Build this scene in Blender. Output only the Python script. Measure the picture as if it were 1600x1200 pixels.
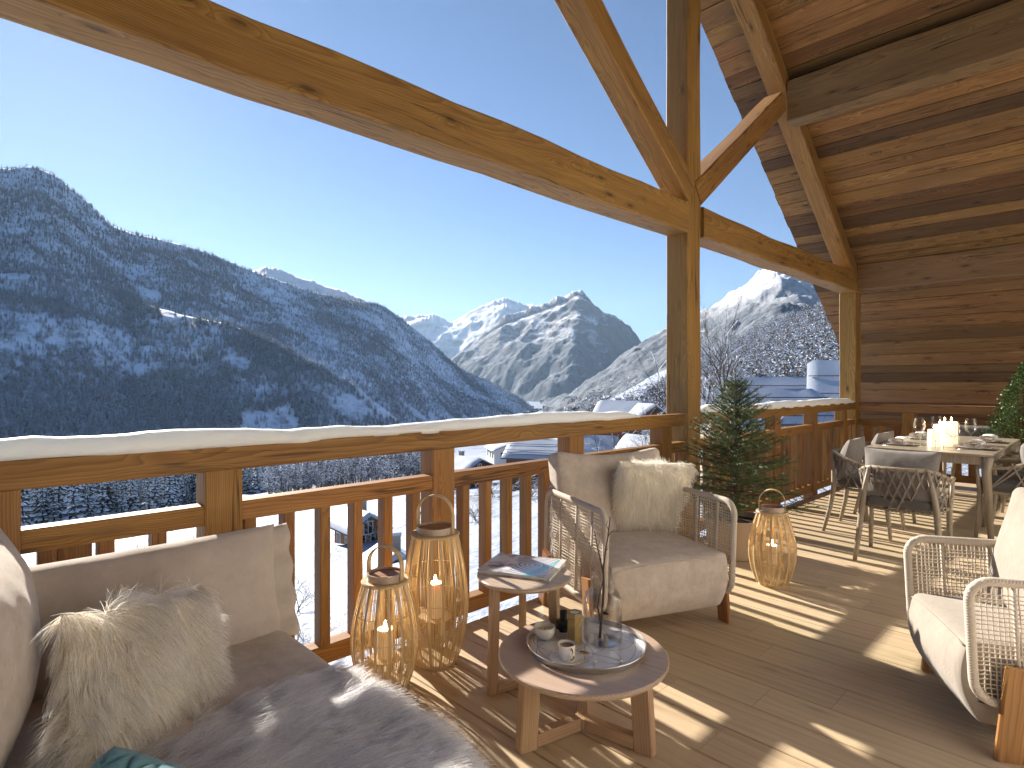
import bpy, bmesh, math, random
import numpy as np
from mathutils import Vector, Matrix, noise as mnoise
R = math.radians
rng = np.random.default_rng(7)
random.seed(7)
scene = bpy.context.scene
for _o in list(bpy.data.objects): bpy.data.objects.remove(_o)
COL = scene.collection

# ------------------------------------------------------------------ camera, sky, sun, exposure
CAM_H = 1.35
YAW = R(45.9)
cam_d = bpy.data.cameras.new('camera'); cam = bpy.data.objects.new('camera', cam_d); COL.objects.link(cam)
cam.location = (0, 0, CAM_H); cam.rotation_euler = (R(90), 0, YAW)
cam_d.sensor_width = 36; cam_d.lens = 36 * 915 / 1600; cam_d.clip_start = 0.05; cam_d.clip_end = 60000
scene.camera = cam
SUN_EL = R(25.4)
SUN_DIR = Vector((-0.994 * math.cos(SUN_EL), 0.108 * math.cos(SUN_EL), math.sin(SUN_EL))).normalized()
world = bpy.data.worlds.new('World'); scene.world = world; world.use_nodes = True
wn = world.node_tree; wbg = wn.nodes['Background']
sky = wn.nodes.new('ShaderNodeTexSky'); sky.sky_type = 'NISHITA'; sky.sun_disc = False
sky.sun_elevation = SUN_EL; sky.sun_rotation = math.atan2(SUN_DIR.x, SUN_DIR.y)
sky.altitude = 2600; sky.air_density = 1.0; sky.dust_density = 0.45; sky.ozone_density = 4.0
wn.links.new(sky.outputs[0], wbg.inputs[0]); wbg.inputs[1].default_value = 0.051
sun_d = bpy.data.lights.new('sun', 'SUN'); sun_d.energy = 5.0; sun_d.angle = R(0.9); sun_d.color = (1.0, 0.91, 0.79)
sun = bpy.data.objects.new('sun', sun_d); COL.objects.link(sun)
sun.rotation_euler = SUN_DIR.to_track_quat('Z', 'Y').to_euler(); sun.location = (-20, 2, 12)
scene.view_settings.view_transform = 'Standard'; scene.view_settings.look = 'None'
scene.view_settings.gamma = 1.0; scene.view_settings.use_curve_mapping = False
scene.view_settings.exposure = 1.5
scene.render.engine = 'CYCLES'
cy = scene.cycles
cy.use_denoising = True
try:
    cy.denoiser = 'OPENIMAGEDENOISE'; cy.denoising_input_passes = 'RGB_ALBEDO_NORMAL'; cy.denoising_prefilter = 'ACCURATE'
except Exception: pass
cy.max_bounces = 10; cy.diffuse_bounces = 8; cy.glossy_bounces = 3; cy.transmission_bounces = 6; cy.transparent_max_bounces = 8
cy.caustics_reflective = False; cy.caustics_refractive = False; cy.sample_clamp_indirect = 6

# ------------------------------------------------------------------ helpers
CS, SN = math.cos(YAW), math.sin(YAW)
def wc(r, f, z=0.0): return Vector((-f * SN + r * CS, f * CS + r * SN, z))      # right / forward metres -> world
def pxf(px, py, f):                                                           # a sight line followed for f metres: planning the far terrain
    return Vector((*wc((px - 800) / 915 * f, f)[:2], CAM_H - (py - 600) / 915 * f))

class MB:
    """collects geometry for ONE mesh"""
    def __init__(s): s.v = []; s.f = []; s.m = []; s.mi = 0
    def add(s, vs, fs):
        o = len(s.v); s.v.extend(tuple(p) for p in vs); s.f.extend(tuple(i + o for i in q) for q in fs); s.m.extend([s.mi] * len(fs))
    def box(s, c, d, M=None):
        x, y, z = (k / 2 for k in d)
        vs = [Vector((a * x, b * y, e * z)) for a in (-1, 1) for b in (-1, 1) for e in (-1, 1)]
        if M is not None: vs = [M @ p for p in vs]
        s.add([p + Vector(c) for p in vs], [(0, 1, 3, 2), (4, 6, 7, 5), (0, 4, 5, 1), (2, 3, 7, 6), (0, 2, 6, 4), (1, 5, 7, 3)])
    def tube(s, pts, r, n=8, caps=True, closed=False, flat=1.0, upv=None):
        pts = [Vector(p) for p in pts]; L = len(pts)
        rs = r if isinstance(r, (list, tuple)) else [r] * L
        vs = []; up = Vector(upv) if upv else Vector((0, 0, 1))
        prev = None
        for i, p in enumerate(pts):
            if closed: t = pts[(i + 1) % L] - pts[i - 1]
            else: t = pts[min(i + 1, L - 1)] - pts[max(i - 1, 0)]
            if t.length < 1e-9: t = Vector((0, 0, 1))
            t.normalize()
            if prev is None:
                a = up if abs(t.dot(up)) < 0.95 else Vector((1, 0, 0))
                u = (a - t * a.dot(t)).normalized()
            else:
                u = prev - t * prev.dot(t)
                u = u.normalized() if u.length > 1e-6 else Vector((1, 0, 0))
            prev = u; w = t.cross(u)
            for k in range(n):
                an = 2 * math.pi * k / n
                vs.append(p + (u * math.cos(an) * flat + w * math.sin(an)) * rs[i])
        fs = []
        for i in range(L if closed else L - 1):
            j = (i + 1) % L
            for k in range(n):
                k2 = (k + 1) % n
                fs.append((i * n + k, i * n + k2, j * n + k2, j * n + k))
        if caps and not closed:
            fs.append(tuple(range(n - 1, -1, -1))); fs.append(tuple((L - 1) * n + k for k in range(n)))
        s.add(vs, fs)
    def lathe(s, prof, n=32, c=(0, 0, 0), close=True):
        vs = []; fs = []; c = Vector(c)
        for r, z in prof:
            for k in range(n):
                a = 2 * math.pi * k / n; vs.append(c + Vector((r * math.cos(a), r * math.sin(a), z)))
        for i in range(len(prof) - 1):
            for k in range(n):
                k2 = (k + 1) % n; fs.append((i * n + k, i * n + k2, (i + 1) * n + k2, (i + 1) * n + k))
        if close:
            fs.append(tuple(range(n - 1, -1, -1))); o = (len(prof) - 1) * n; fs.append(tuple(o + k for k in range(n)))
        s.add(vs, fs)
    def grid(s, fn, nu, nv, wrap_u=False):
        vs = [fn(i / (nu if wrap_u else nu - 1), j / (nv - 1)) for j in range(nv) for i in range(nu)]
        fs = []
        for j in range(nv - 1):
            for i in range(nu if wrap_u else nu - 1):
                i2 = (i + 1) % nu; fs.append((j * nu + i, j * nu + i2, (j + 1) * nu + i2, (j + 1) * nu + i))
        s.add(vs, fs)
    def ribbon(s, pts, w, nrm, th=0.0):
        """flat strip of width w along pts, nrm = list of outward normals"""
        pts = [Vector(p) for p in pts]; L = len(pts); vs = []
        for i, p in enumerate(pts):
            t = (pts[min(i + 1, L - 1)] - pts[max(i - 1, 0)]).normalized()
            n_ = Vector(nrm[i] if isinstance(nrm, list) else nrm); b = t.cross(n_).normalized(); n_ = b.cross(t).normalized()
            ww = w[i] if isinstance(w, list) else w
            vs += [p - b * ww / 2 - n_ * th / 2, p + b * ww / 2 - n_ * th / 2, p + b * ww / 2 + n_ * th / 2, p - b * ww / 2 + n_ * th / 2]
        fs = []
        for i in range(L - 1):
            for k in range(4): fs.append((i * 4 + k, i * 4 + (k + 1) % 4, i * 4 + 4 + (k + 1) % 4, i * 4 + 4 + k))
        fs += [(3, 2, 1, 0), tuple((L - 1) * 4 + k for k in range(4))]
        s.add(vs, fs)
    def mesh(s, name, mats=None, smooth=False):
        me = bpy.data.meshes.new(name); me.from_pydata(s.v, [], s.f); me.update()
        for m in (mats if isinstance(mats, (list, tuple)) else [mats] if mats else []): me.materials.append(m)
        if max(s.m, default=0) > 0: me.polygons.foreach_set('material_index', s.m)
        if smooth:
            me.polygons.foreach_set('use_smooth', [True] * len(me.polygons))
            if smooth == 'auto':
                try: me.set_sharp_from_angle(angle=R(40))
                except Exception: pass
        return me

def link(name, data, parent=None, loc=None, M=None):
    o = bpy.data.objects.new(name, data); COL.objects.link(o)
    if parent is not None: o.parent = parent
    if M is not None: o.matrix_basis = M
    if loc is not None: o.location = loc
    return o
def obj(name, mb, mats, parent=None, smooth=False, loc=None, M=None):
    return link(name, mb.mesh(name, mats, smooth), parent, loc, M)
def tag(o, label=None, cat=None, group=None, kind=None):
    if label: o['label'] = label
    if cat: o['category'] = cat
    if group: o['group'] = group
    if kind: o['kind'] = kind
    return o
def thing(name, label, cat, loc=(0, 0, 0), rz=0.0, group=None):
    o = link(name, None, loc=loc); o.rotation_euler = (0, 0, rz); o.empty_display_size = 0.1
    return tag(o, label, cat, group)
def kids(o): return [c for c in bpy.data.objects if c.parent is o]
def copy_tree(root, loc, rz, label=None, group=None):
    r = root.copy(); COL.objects.link(r); r.location = loc; r.rotation_euler = (0, 0, rz)
    if label: r['label'] = label
    if group: r['group'] = group
    for ch in kids(root):
        c = ch.copy(); COL.objects.link(c); c.parent = r
        for g in kids(ch):
            d = g.copy(); COL.objects.link(d); d.parent = c
    return r

def axisM(p0, p1, up=(0, 0, 1)):
    """matrix: local X from p0 to p1, local Z towards up, origin at the middle"""
    p0, p1 = Vector(p0), Vector(p1); x = (p1 - p0).normalized(); u = Vector(up)
    if abs(x.dot(u)) > 0.98: u = Vector((0, 1, 0))
    z = (u - x * u.dot(x)).normalized(); y = z.cross(x)
    M = Matrix((x, y, z)).transposed().to_4x4(); M.translation = (p0 + p1) / 2
    return M, (p1 - p0).length
def timber_mb(L, w, h, ch=0.006, seg=1, wav=0.0, seed=0):
    """beam along local X, section w (Y) by h (Z), chamfered arrises, optional hewn waviness"""
    sec = [(-w/2+ch, -h/2), (w/2-ch, -h/2), (w/2, -h/2+ch), (w/2, h/2-ch), (w/2-ch, h/2), (-w/2+ch, h/2), (-w/2, h/2-ch), (-w/2, -h/2+ch)]
    mb = MB(); vs = []
    for i in range(seg + 1):
        x = -L/2 + L * i / seg
        for (y, z) in sec:
            if wav:
                y += wav * mnoise.noise((x*1.1+seed*7.3, math.copysign(3, y), seed)); z += wav * mnoise.noise((x*1.1+seed*3.1, math.copysign(3, z)+9, seed+5))
            vs.append((x, y, z))
    fs = []
    for i in range(seg):
        for k in range(8): fs.append((i*8+k, i*8+8+k, i*8+8+(k+1)%8, i*8+(k+1)%8))
    fs.append(tuple(range(8))); fs.append(tuple(seg*8+k for k in range(7, -1, -1)))
    mb.add(vs, fs); return mb
_tm = {}
def timber(name, p0, p1, w, h, mat, parent=None, up=(0, 0, 1), ch=0.006, seg=1, wav=0.0, seed=0):
    M, L = axisM(p0, p1, up)
    key = (name, round(L, 4), w, h, mat.name, ch, seg, wav, seed)
    me = _tm.get(key)
    if me is None: me = _tm[key] = timber_mb(L, w, h, ch, seg, wav, seed).mesh(name, mat)
    return link(name, me, parent, M=M)
def soft_box(lx, ly, lz, r, n=10, puff=(0, 0, 0), mb=None, fn=None):
    """rounded upholstered block centred on the origin; puff domes each pair of faces"""
    mb = mb or MB(); h = Vector((lx/2, ly/2, lz/2)); inn = Vector((max(h.x-r, 1e-4), max(h.y-r, 1e-4), max(h.z-r, 1e-4)))
    for ax in range(3):
        for sg in (-1, 1):
            a, b = [(1, 2), (2, 0), (0, 1)][ax]
            def P(u, v):
                p = Vector((0, 0, 0)); p[ax] = sg * h[ax]
                uu = u*2-1; vv = v*2-1
                uu = math.copysign(1-(1-abs(uu))**1.4, uu); vv = math.copysign(1-(1-abs(vv))**1.4, vv)
                p[a] = uu * h[a] * (1 if sg > 0 else -1); p[b] = vv * h[b]
                q = Vector([max(-inn[k], min(inn[k], p[k])) for k in range(3)])
                d = p - q; o = q + d.normalized() * r if d.length > 1e-9 else p.copy()
                s = [o[k] / h[k] for k in range(3)]
                for k in range(3):
                    i, j = [(1, 2), (2, 0), (0, 1)][k]
                    o[k] += puff[k] * s[k] * max(0, 1-s[i]**2) * max(0, 1-s[j]**2)
                return fn(o) if fn else o
            mb.grid(P, n, n)
    return mb
def pillow_mb(w, h, t, n=26, pinch=0.06, wr=0.006, seed=0, bend=0.0):
    """sewn scatter cushion in local XZ plane, thickness along Y"""
    mb = MB()
    for sg in (-1, 1):
        def P(u, v):
            a = u*2-1; b = v*2-1
            th = t/2 * (max(0, 1-a*a) * max(0, 1-b*b)) ** 0.42
            x = w/2 * a * (1 - pinch * (1-b*b) * 0.9); z = h/2 * b * (1 - pinch * (1-a*a) * 0.9)
            nn = mnoise.noise((x*6+seed, z*6, sg*2)) * 0.6 + mnoise.noise((x*15+seed, z*13, sg*3)) * 0.4
            th += wr * nn * min(1, th/(t*0.2))
            return Vector((x*sg*-1, sg*th - bend*(a*a), z))
        mb.grid(P, n, n)
    return mb

# ------------------------------------------------------------------ materials
MATS = {}
class NT:
    def __init__(s, name):
        s.m = bpy.data.materials.new(name); s.m.use_nodes = True; s.t = s.m.node_tree
        s.b = s.t.nodes['Principled BSDF']; MATS[name] = s.m
    def n(s, typ, **k):
        o = s.t.nodes.new('ShaderNode' + typ)
        for a, v in k.items():
            if a.startswith('i_'):
                o.inputs[a[2:].replace('_', ' ')].default_value = v
            else: setattr(o, a, v)
        return o
    def l(s, a, b): s.t.links.new(a, b)
    def math(s, op, a, b=None, clamp=False):
        o = s.n('Math', operation=op, use_clamp=clamp)
        for i, x in enumerate((a, b)):
            if x is None: continue
            if isinstance(x, (int, float)): o.inputs[i].default_value = x
            else: s.l(x, o.inputs[i])
        return o.outputs[0]
    def mix(s, fac, a, b, typ='MIX'):
        o = s.n('MixRGB', blend_type=typ)
        for i, x in enumerate((fac, a, b)):
            if isinstance(x, (int, float)): o.inputs[i].default_value = x
            elif isinstance(x, tuple): o.inputs[i].default_value = (*x, 1)
            else: s.l(x, o.inputs[i])
        return o.outputs[0]
    def ramp(s, fac, stops, interp='LINEAR'):
        o = s.n('ValToRGB'); o.color_ramp.interpolation = interp; e = o.color_ramp.elements
        while len(e) > 1: e.remove(e[-1])
        for i, (p, c) in enumerate(stops):
            x = e[0] if i == 0 else e.new(p); x.position = p
            x.color = (*c, 1) if isinstance(c, tuple) else (c, c, c, 1)
        s.l(fac, o.inputs[0]); return o.outputs[0]
    def noise(s, vec, scale, detail=4, rough=0.55, dist=0.0):
        o = s.n('TexNoise'); o.inputs['Scale'].default_value = scale; o.inputs['Detail'].default_value = detail
        o.inputs['Roughness'].default_value = rough; o.inputs['Distortion'].default_value = dist
        if vec is not None: s.l(vec, o.inputs['Vector'])
        return o.outputs['Fac']
    def obj(s): return s.n('TexCoord').outputs['Object']
    def map(s, vec, sc=(1, 1, 1), loc=(0, 0, 0)):
        o = s.n('Mapping'); o.inputs['Scale'].default_value = sc; o.inputs['Location'].default_value = loc
        s.l(vec, o.inputs['Vector']); return o.outputs[0]
    def bump(s, h, strength=0.3, dist=0.01):
        o = s.n('Bump'); o.inputs['Strength'].default_value = strength; o.inputs['Distance'].default_value = dist
        s.l(h, o.inputs['Height']); s.l(o.outputs[0], s.b.inputs['Normal'])
    def set(s, col=None, rough=None, **k):
        if col is not None:
            if isinstance(col, tuple): s.b.inputs['Base Color'].default_value = (*col, 1)
            else: s.l(col, s.b.inputs['Base Color'])
        if rough is not None:
            if isinstance(rough, (int, float)): s.b.inputs['Roughness'].default_value = rough
            else: s.l(rough, s.b.inputs['Roughness'])
        for a, v in k.items():
            i = s.b.inputs[a.replace('_', ' ')]; i.default_value = (*v, 1) if isinstance(v, tuple) else v
        return s.m

def wood(name, light, mid, dark, ring=70, knots=1.0, rough=0.6, var=0.35, plank=False, fiber=1.0, bumpd=0.0025, coat=0.0, cracks=True):
    """timber with growth rings round a pith off the piece's axis, fibres, knots; grain runs along local X"""
    t = NT(name); co = t.obj(); rnd = t.n('ObjectInfo').outputs['Random']
    off = t.n('CombineXYZ'); t.l(t.math('MULTIPLY', rnd, 37.0), off.inputs[0]); t.l(t.math('MULTIPLY', rnd, 11.0), off.inputs[1]); t.l(t.math('MULTIPLY', rnd, 5.3), off.inputs[2])
    add = t.n('VectorMath', operation='ADD'); t.l(co, add.inputs[0]); t.l(off.outputs[0], add.inputs[1]); P = add.outputs[0]
    sx = t.n('SeparateXYZ'); t.l(co, sx.inputs[0])
    # pith position: off the piece, wandering along the length
    wob = t.noise(t.map(P, (0.55, 1.2, 1.2)), 1.0, 2, 0.5)
    wob2 = t.noise(t.map(P, (2.2, 7, 7)), 1.0, 3, 0.55)
    py = t.math('MULTIPLY', t.math('SUBTRACT', t.math('FRACT', t.math('MULTIPLY', rnd, 91.7)), 0.5), 0.22)
    pz = t.math('ADD', t.math('MULTIPLY', t.math('FRACT', t.math('MULTIPLY', rnd, 53.3)), 0.10), 0.03)
    yy = t.math('ADD', t.math('SUBTRACT', sx.outputs[1], py), t.math('MULTIPLY', t.math('SUBTRACT', wob, 0.5), 0.16))
    zz = t.math('ADD', t.math('SUBTRACT', sx.outputs[2], pz), t.math('MULTIPLY', t.math('SUBTRACT', wob2, 0.5), 0.035))
    rad = t.math('SQRT', t.math('ADD', t.math('MULTIPLY', yy, yy), t.math('MULTIPLY', zz, zz)))
    # knots bend the rings
    vor = t.n('TexVoronoi'); vor.inputs['Scale'].default_value = 1.0; vor.inputs['Randomness'].default_value = 1.0
    t.l(t.map(P, (2.6, 8.5, 8.5)), vor.inputs['Vector'])
    kd = vor.outputs['Distance']
    near = t.ramp(kd, [(0.0, 1.0), (0.16, 0.55), (0.42, 0.0)], 'EASE')
    rad2 = t.math('ADD', rad, t.math('MULTIPLY', near, 0.030 * knots))
    saw = t.math('FRACT', t.math('ADD', t.math('MULTIPLY', rad2, ring), t.math('MULTIPLY', t.noise(t.map(P, (3, 25, 25)), 1.0, 2), 0.6)))
    rings = t.ramp(saw, [(0.0, 0.0), (0.62, 0.55), (0.86, 1.0), (1.0, 0.0)])
    fib = t.noise(t.map(P, (4, 190, 190)), 1.0, 3, 0.6)
    fib2 = t.noise(t.map(P, (1.3, 42, 42)), 1.0, 3, 0.6)
    broad = t.noise(t.map(P, (0.7, 5, 5)), 1.0, 3, 0.6)
    fac = t.math('ADD', t.math('MULTIPLY', rings, 0.30), t.math('ADD', t.math('MULTIPLY', fib2, 0.38 * fiber), t.math('MULTIPLY', broad, 0.44)))
    col = t.ramp(fac, [(0.22, light), (0.52, mid), (0.90, dark)])
    col = t.mix(t.math('MULTIPLY', t.math('SUBTRACT', fib, 0.36, True), 1.25 * fiber), col, dark)
    core = t.ramp(kd, [(0.0, 1.0), (0.070, 0.95), (0.12, 0.40), (0.26, 0.0)])
    if knots: col = t.mix(t.math('MULTIPLY', core, min(1.0, 0.8 * knots)), col, tuple(c * 0.25 for c in dark))
    cn = t.math('ABSOLUTE', t.math('SUBTRACT', t.noise(t.map(P, (0.75, 24, 24)), 1.0, 2, 0.5), 0.5))
    crack = t.math('MULTIPLY', t.ramp(cn, [(0.0, 1.0), (0.012, 0.7), (0.026, 0.0)]), t.ramp(t.noise(t.map(P, (0.9, 6, 6), (3, 1, 2)), 1.0, 2), [(0.50, 0.0), (0.60, 1.0)]))
    if cracks: col = t.mix(t.math('MULTIPLY', crack, 0.85), col, tuple(c * 0.22 for c in dark))
    weather = t.ramp(t.noise(t.map(P, (1.1, 3.5, 3.5), (7, 3, 1)), 1.0, 4, 0.6), [(0.48, 0.0), (0.72, 1.0)])
    if cracks: col = t.mix(t.math('MULTIPLY', weather, 0.55), col, tuple(c * 0.55 + 0.02 for c in mid))
    br = t.math('ADD', t.math('MULTIPLY', t.math('SUBTRACT', t.math('FRACT', t.math('MULTIPLY', rnd, 17.77)), 0.5), var * 2), 1.0)
    hs = t.n('HueSaturation'); t.l(br, hs.inputs['Value']); t.l(col, hs.inputs['Color'])
    t.l(t.math('ADD', t.math('MULTIPLY', t.math('FRACT', t.math('MULTIPLY', rnd, 7.13)), 0.014), 0.496), hs.inputs['Hue'])
    h = t.math('ADD', t.math('MULTIPLY', rings, -0.5), t.math('ADD', t.math('MULTIPLY', fib, -0.6), t.math('ADD', t.math('MULTIPLY', core, -0.6), t.math('MULTIPLY', crack, -1.2 if cracks else 0.0))))
    t.bump(h, 0.55, bumpd)
    t.set(hs.outputs[0], t.math('ADD', t.math('MULTIPLY', fib2, 0.25), rough - 0.12))
    if coat: t.set(Coat_Weight=coat, Coat_Roughness=0.35)
    return t.m
W_BEAM = wood('old_larch_beam', (0.47, 0.28, 0.085), (0.34, 0.170, 0.040), (0.125, 0.050, 0.011), ring=120, knots=1.0, rough=0.62, var=0.10)
W_RAIL = wood('larch_railing', (0.42, 0.235, 0.068), (0.305, 0.140, 0.032), (0.125, 0.046, 0.010), ring=125, knots=0.8, rough=0.62, var=0.16)
W_CEIL = wood('weathered_ceiling_boards', (0.325, 0.190, 0.070), (0.190, 0.094, 0.029), (0.052, 0.017, 0.005), ring=125, knots=1.1, rough=0.72, var=0.62)
W_WALL = wood('barn_wood_cladding', (0.41, 0.245, 0.105), (0.26, 0.130, 0.047), (0.075, 0.028, 0.010), ring=120, knots=1.0, rough=0.72, var=0.5)
W_PURLIN = wood('weathered_purlin', (0.34, 0.215, 0.105), (0.24, 0.138, 0.060), (0.095, 0.044, 0.016), ring=110, knots=1.0, rough=0.7, var=0.08)
W_FLOOR = wood('oak_deck_boards', (0.62, 0.50, 0.345), (0.56, 0.44, 0.292), (0.41, 0.305, 0.19), ring=26, knots=0.4, rough=0.46, var=0.08, bumpd=0.0009, cracks=False)
W_TABLE = wood('oiled_oak_sky_paled', (0.61, 0.475, 0.37), (0.535, 0.405, 0.305), (0.34, 0.232, 0.16), ring=130, knots=0.0, rough=0.34, var=0.04, bumpd=0.0003, cracks=False, coat=0.5)  # paler and cooler than the oak legs: sky reflection put into the colour
W_OAKLEG = wood('oak_table_legs', (0.52, 0.36, 0.23), (0.44, 0.29, 0.17), (0.26, 0.155, 0.085), ring=110, knots=0.0, rough=0.42, var=0.04, bumpd=0.0003, cracks=False)
W_LEG = wood('teak_legs', (0.44, 0.22, 0.085), (0.34, 0.15, 0.050), (0.14, 0.055, 0.018), ring=60, knots=0.0, rough=0.45, var=0.06, bumpd=0.0006)
t = NT('grey_teak'); co = t.obj(); g_ = t.noise(t.map(co, (60, 60, 5)), 1.0, 5, 0.65)
t.bump(g_, 0.3, 0.001); t.set(t.ramp(g_, [(0.3, (0.23, 0.185, 0.135)), (0.7, (0.37, 0.315, 0.24))]), 0.5); W_GREYED = t.m

def snow_mat(name, col=(0.82, 0.85, 0.90), sc=14, bs=0.4, bd=0.02, sss=0.0):
    t = NT(name); co = t.obj()
    h = t.math('ADD', t.noise(co, sc, 5, 0.6), t.math('MULTIPLY', t.noise(co, sc * 9, 3, 0.6), 0.25))
    t.bump(h, bs, bd)
    t.set(t.mix(t.noise(co, sc * 0.6, 3), col, tuple(c * 0.93 for c in col)), 0.55, Specular_IOR_Level=0.3)
    t.b.inputs['Subsurface Weight'].default_value = sss; t.b.inputs['Subsurface Scale'].default_value = 0.05; t.b.inputs['Subsurface Radius'].default_value = (0.9, 1.0, 1.1)
    return t.m
SNOW = snow_mat('fresh_snow')
#@@STRUCTURE
# ================================================================== STRUCTURE OF THE TERRACE
DECK_X0, WALL_X = -2.55, 1.75
fl = tag(link('deck_floor', None), kind='structure')
k0 = -16
for k in range(k0, 37):
    y = 1.99 + 0.2175 * k + 0.10875
    cuts = [DECK_X0]; x = DECK_X0 + random.uniform(0.9, 2.4)
    while x < WALL_X - 0.5: cuts.append(x); x += random.uniform(1.9, 2.9)
    cuts.append(WALL_X)
    for a, b in zip(cuts[:-1], cuts[1:]):
        timber('floor_board', (a + 0.0008, y, -0.02 + random.uniform(-0.0004, 0.0004)), (b - 0.0008, y, -0.02), 0.2128, 0.04, W_FLOOR, fl, ch=0.003)
mb = MB(); mb.box(((DECK_X0 + WALL_X) / 2, 4.15, -0.21), (WALL_X - DECK_X0 - 0.02, 11.6, 0.33)); obj('deck_slab', mb, W_RAIL, fl)

PX0, PX1 = -2.835, -2.62                                   # depth range of the posts
PXC = (PX0 + PX1) / 2
def post(name, y0, y1, z0, z1, label, seed):
    o = timber(name, (PXC, (y0 + y1) / 2, z0), (PXC, (y0 + y1) / 2, z1), y1 - y0, PX1 - PX0, W_BEAM, up=(1, 0, 0), ch=0.007, seg=14, wav=0.010, seed=seed)
    return tag(o, label, 'post', 'timber posts carrying the roof')
post('timber_post', 4.69, 4.92, -0.3, 6.1, 'tall king post rising past the tie beams to the gable', 1)
post('timber_post', 9.45, 9.70, -0.3, 2.68, 'square larch post at the far corner of the terrace', 2)
BXC, BW = -2.715, 0.23
def tie(y0, y1, label, seed):
    o = timber('tie_beam', (BXC, y0, 2.815), (BXC, y1, 2.815), BW, 0.27, W_BEAM, ch=0.012, seg=22, wav=0.022, seed=seed)
    return tag(o, label, 'beam', 'hewn tie beams above the railing')
tie(-3.5, 4.687, 'long hewn tie beam crossing the sky from upper left to the king post', 3)
tie(4.923, 9.72, 'shorter tie beam running from king post to the far corner post', 4)
SL = 0.72                                                   # roof slope: fall per metre
RIDGE_Y = 4.805
def ceil_z(y): return 3.10 + SL * (9.45 - RIDGE_Y - abs(y - RIDGE_Y))
CA = math.cos(math.atan(SL))
def strut(y0, z0, y1, z1, label, seed):
    o = timber('strut', (BXC, y0, z0), (BXC, y1, z1), 0.21, 0.215, W_BEAM, up=(0, -(z1 - z0), (y1 - y0)) if y1 > y0 else (0, (z1 - z0), -(y1 - y0)), ch=0.008, seg=8, wav=0.012, seed=seed)
    return tag(o, label, 'strut', 'diagonal struts of the king post')
strut(4.86, 3.06, 6.83, 4.555, 'pale topped diagonal strut right of the king post under the rafter', 5)
strut(4.75, 3.06, 2.60, 4.65, 'diagonal strut left of the king post with blue sky on both sides', 6)
def rafter(side, label, seed):
    ya = RIDGE_Y + side * 0.06; yb = RIDGE_Y + side * 4.95
    dz = 0.10 / CA + 0.012
    o = timber('rafter', (BXC, ya, ceil_z(ya) - dz), (BXC, yb, ceil_z(yb) - dz), 0.21, 0.20, W_BEAM, up=(0, side * SL, 1), ch=0.008, seg=16, wav=0.014, seed=seed)
    return tag(o, label, 'rafter', 'gable rafters')
rafter(1, 'sloping gable rafter carrying the boarded ceiling beside the far tie beam', 7)
rafter(-1, 'sloping gable rafter on the near side of the ridge', 8)
def purlin(y, z0, z1, w, label, seed):
    o = timber('purlin', (-2.60, y, (z0 + z1) / 2), (WALL_X, y, (z0 + z1) / 2), w, z1 - z0, W_PURLIN, ch=0.012, seg=12, wav=0.020, seed=seed)
    return tag(o, label, 'beam', 'purlins running into the house')
purlin(9.575, 2.70, 3.075, 0.23, 'heavy lower purlin above the boarded end wall', 9)
purlin(7.0, 4.33, 4.80, 0.24, 'heavy middle purlin crossing the boarded ceiling at the strut', 10)
purlin(RIDGE_Y + 0.01, 5.75, 6.30, 0.22, 'ridge purlin at the top of the roof', 11)

# ceiling: boards along X under both roof slopes, overhanging the gable
OVER = -3.29
ce = thing('boarded_ceiling', 'sloping ceiling of wide weathered brown boards under the roof', 'ceiling')
y = RIDGE_Y + 0.02
step = 0.0
random.seed(3)
while y < 11.35:
    w = random.choice([0.15, 0.17, 0.19, 0.21, 0.23]); yc = y + w * CA / 2
    dz = 0.0125 / CA + random.uniform(-0.004, 0.006)
    timber('ceiling_board', (OVER + random.uniform(-0.006, 0.006), yc, ceil_z(yc) + dz), (WALL_X, yc, ceil_z(yc) + dz), w - 0.004, 0.025, W_CEIL, ce, up=(0, SL, 1), ch=0.003)
    y += w * CA
mbr = MB()
for sd in (1, -1):
    a = RIDGE_Y; b = RIDGE_Y + sd * 6.62; za, zb = ceil_z(a) + 0.045, ceil_z(b) + 0.045
    q = [(OVER - 0.01, a, za), (WALL_X + .3, a, za), (WALL_X + .3, b, zb), (OVER - 0.01, b, zb)]
    mbr.add([Vector(p) for p in q] + [Vector(p) + Vector((0, 0, 0.16)) for p in q], [(0, 1, 2, 3), (7, 6, 5, 4), (0, 4, 5, 1), (1, 5, 6, 2), (2, 6, 7, 3), (3, 7, 4, 0)])
obj('roof_deck', mbr, W_CEIL, ce)

# end wall: horizontal barn boards some way behind the far railing
ew = thing('end_wall', 'wall of horizontal weathered boards behind the dining table', 'wall')
z = 0.30; WY = 10.75
random.seed(11)
while z < 2.62:
    h = random.choice([0.12, 0.14, 0.16, 0.18, 0.20])
    dy = random.uniform(-0.004, 0.006)
    timber('wall_board', (-2.99, WY + dy, z + h / 2), (WALL_X, WY + dy, z + h / 2), 0.03, h - 0.004, W_WALL, ew, ch=0.003)
    z += h
mb = MB(); mb.box((-0.6, WY + 0.05, 1.4), (4.75, 0.04, 2.2)); obj('wall_backing', mb, W_WALL, ew)
t = NT('bounce_render'); t.bump(t.noise(t.obj(), 40, 4), 0.2, 0.004); t.set((0.80, 0.79, 0.77), 0.85); BOUNCE_RENDER = t.m
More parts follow.
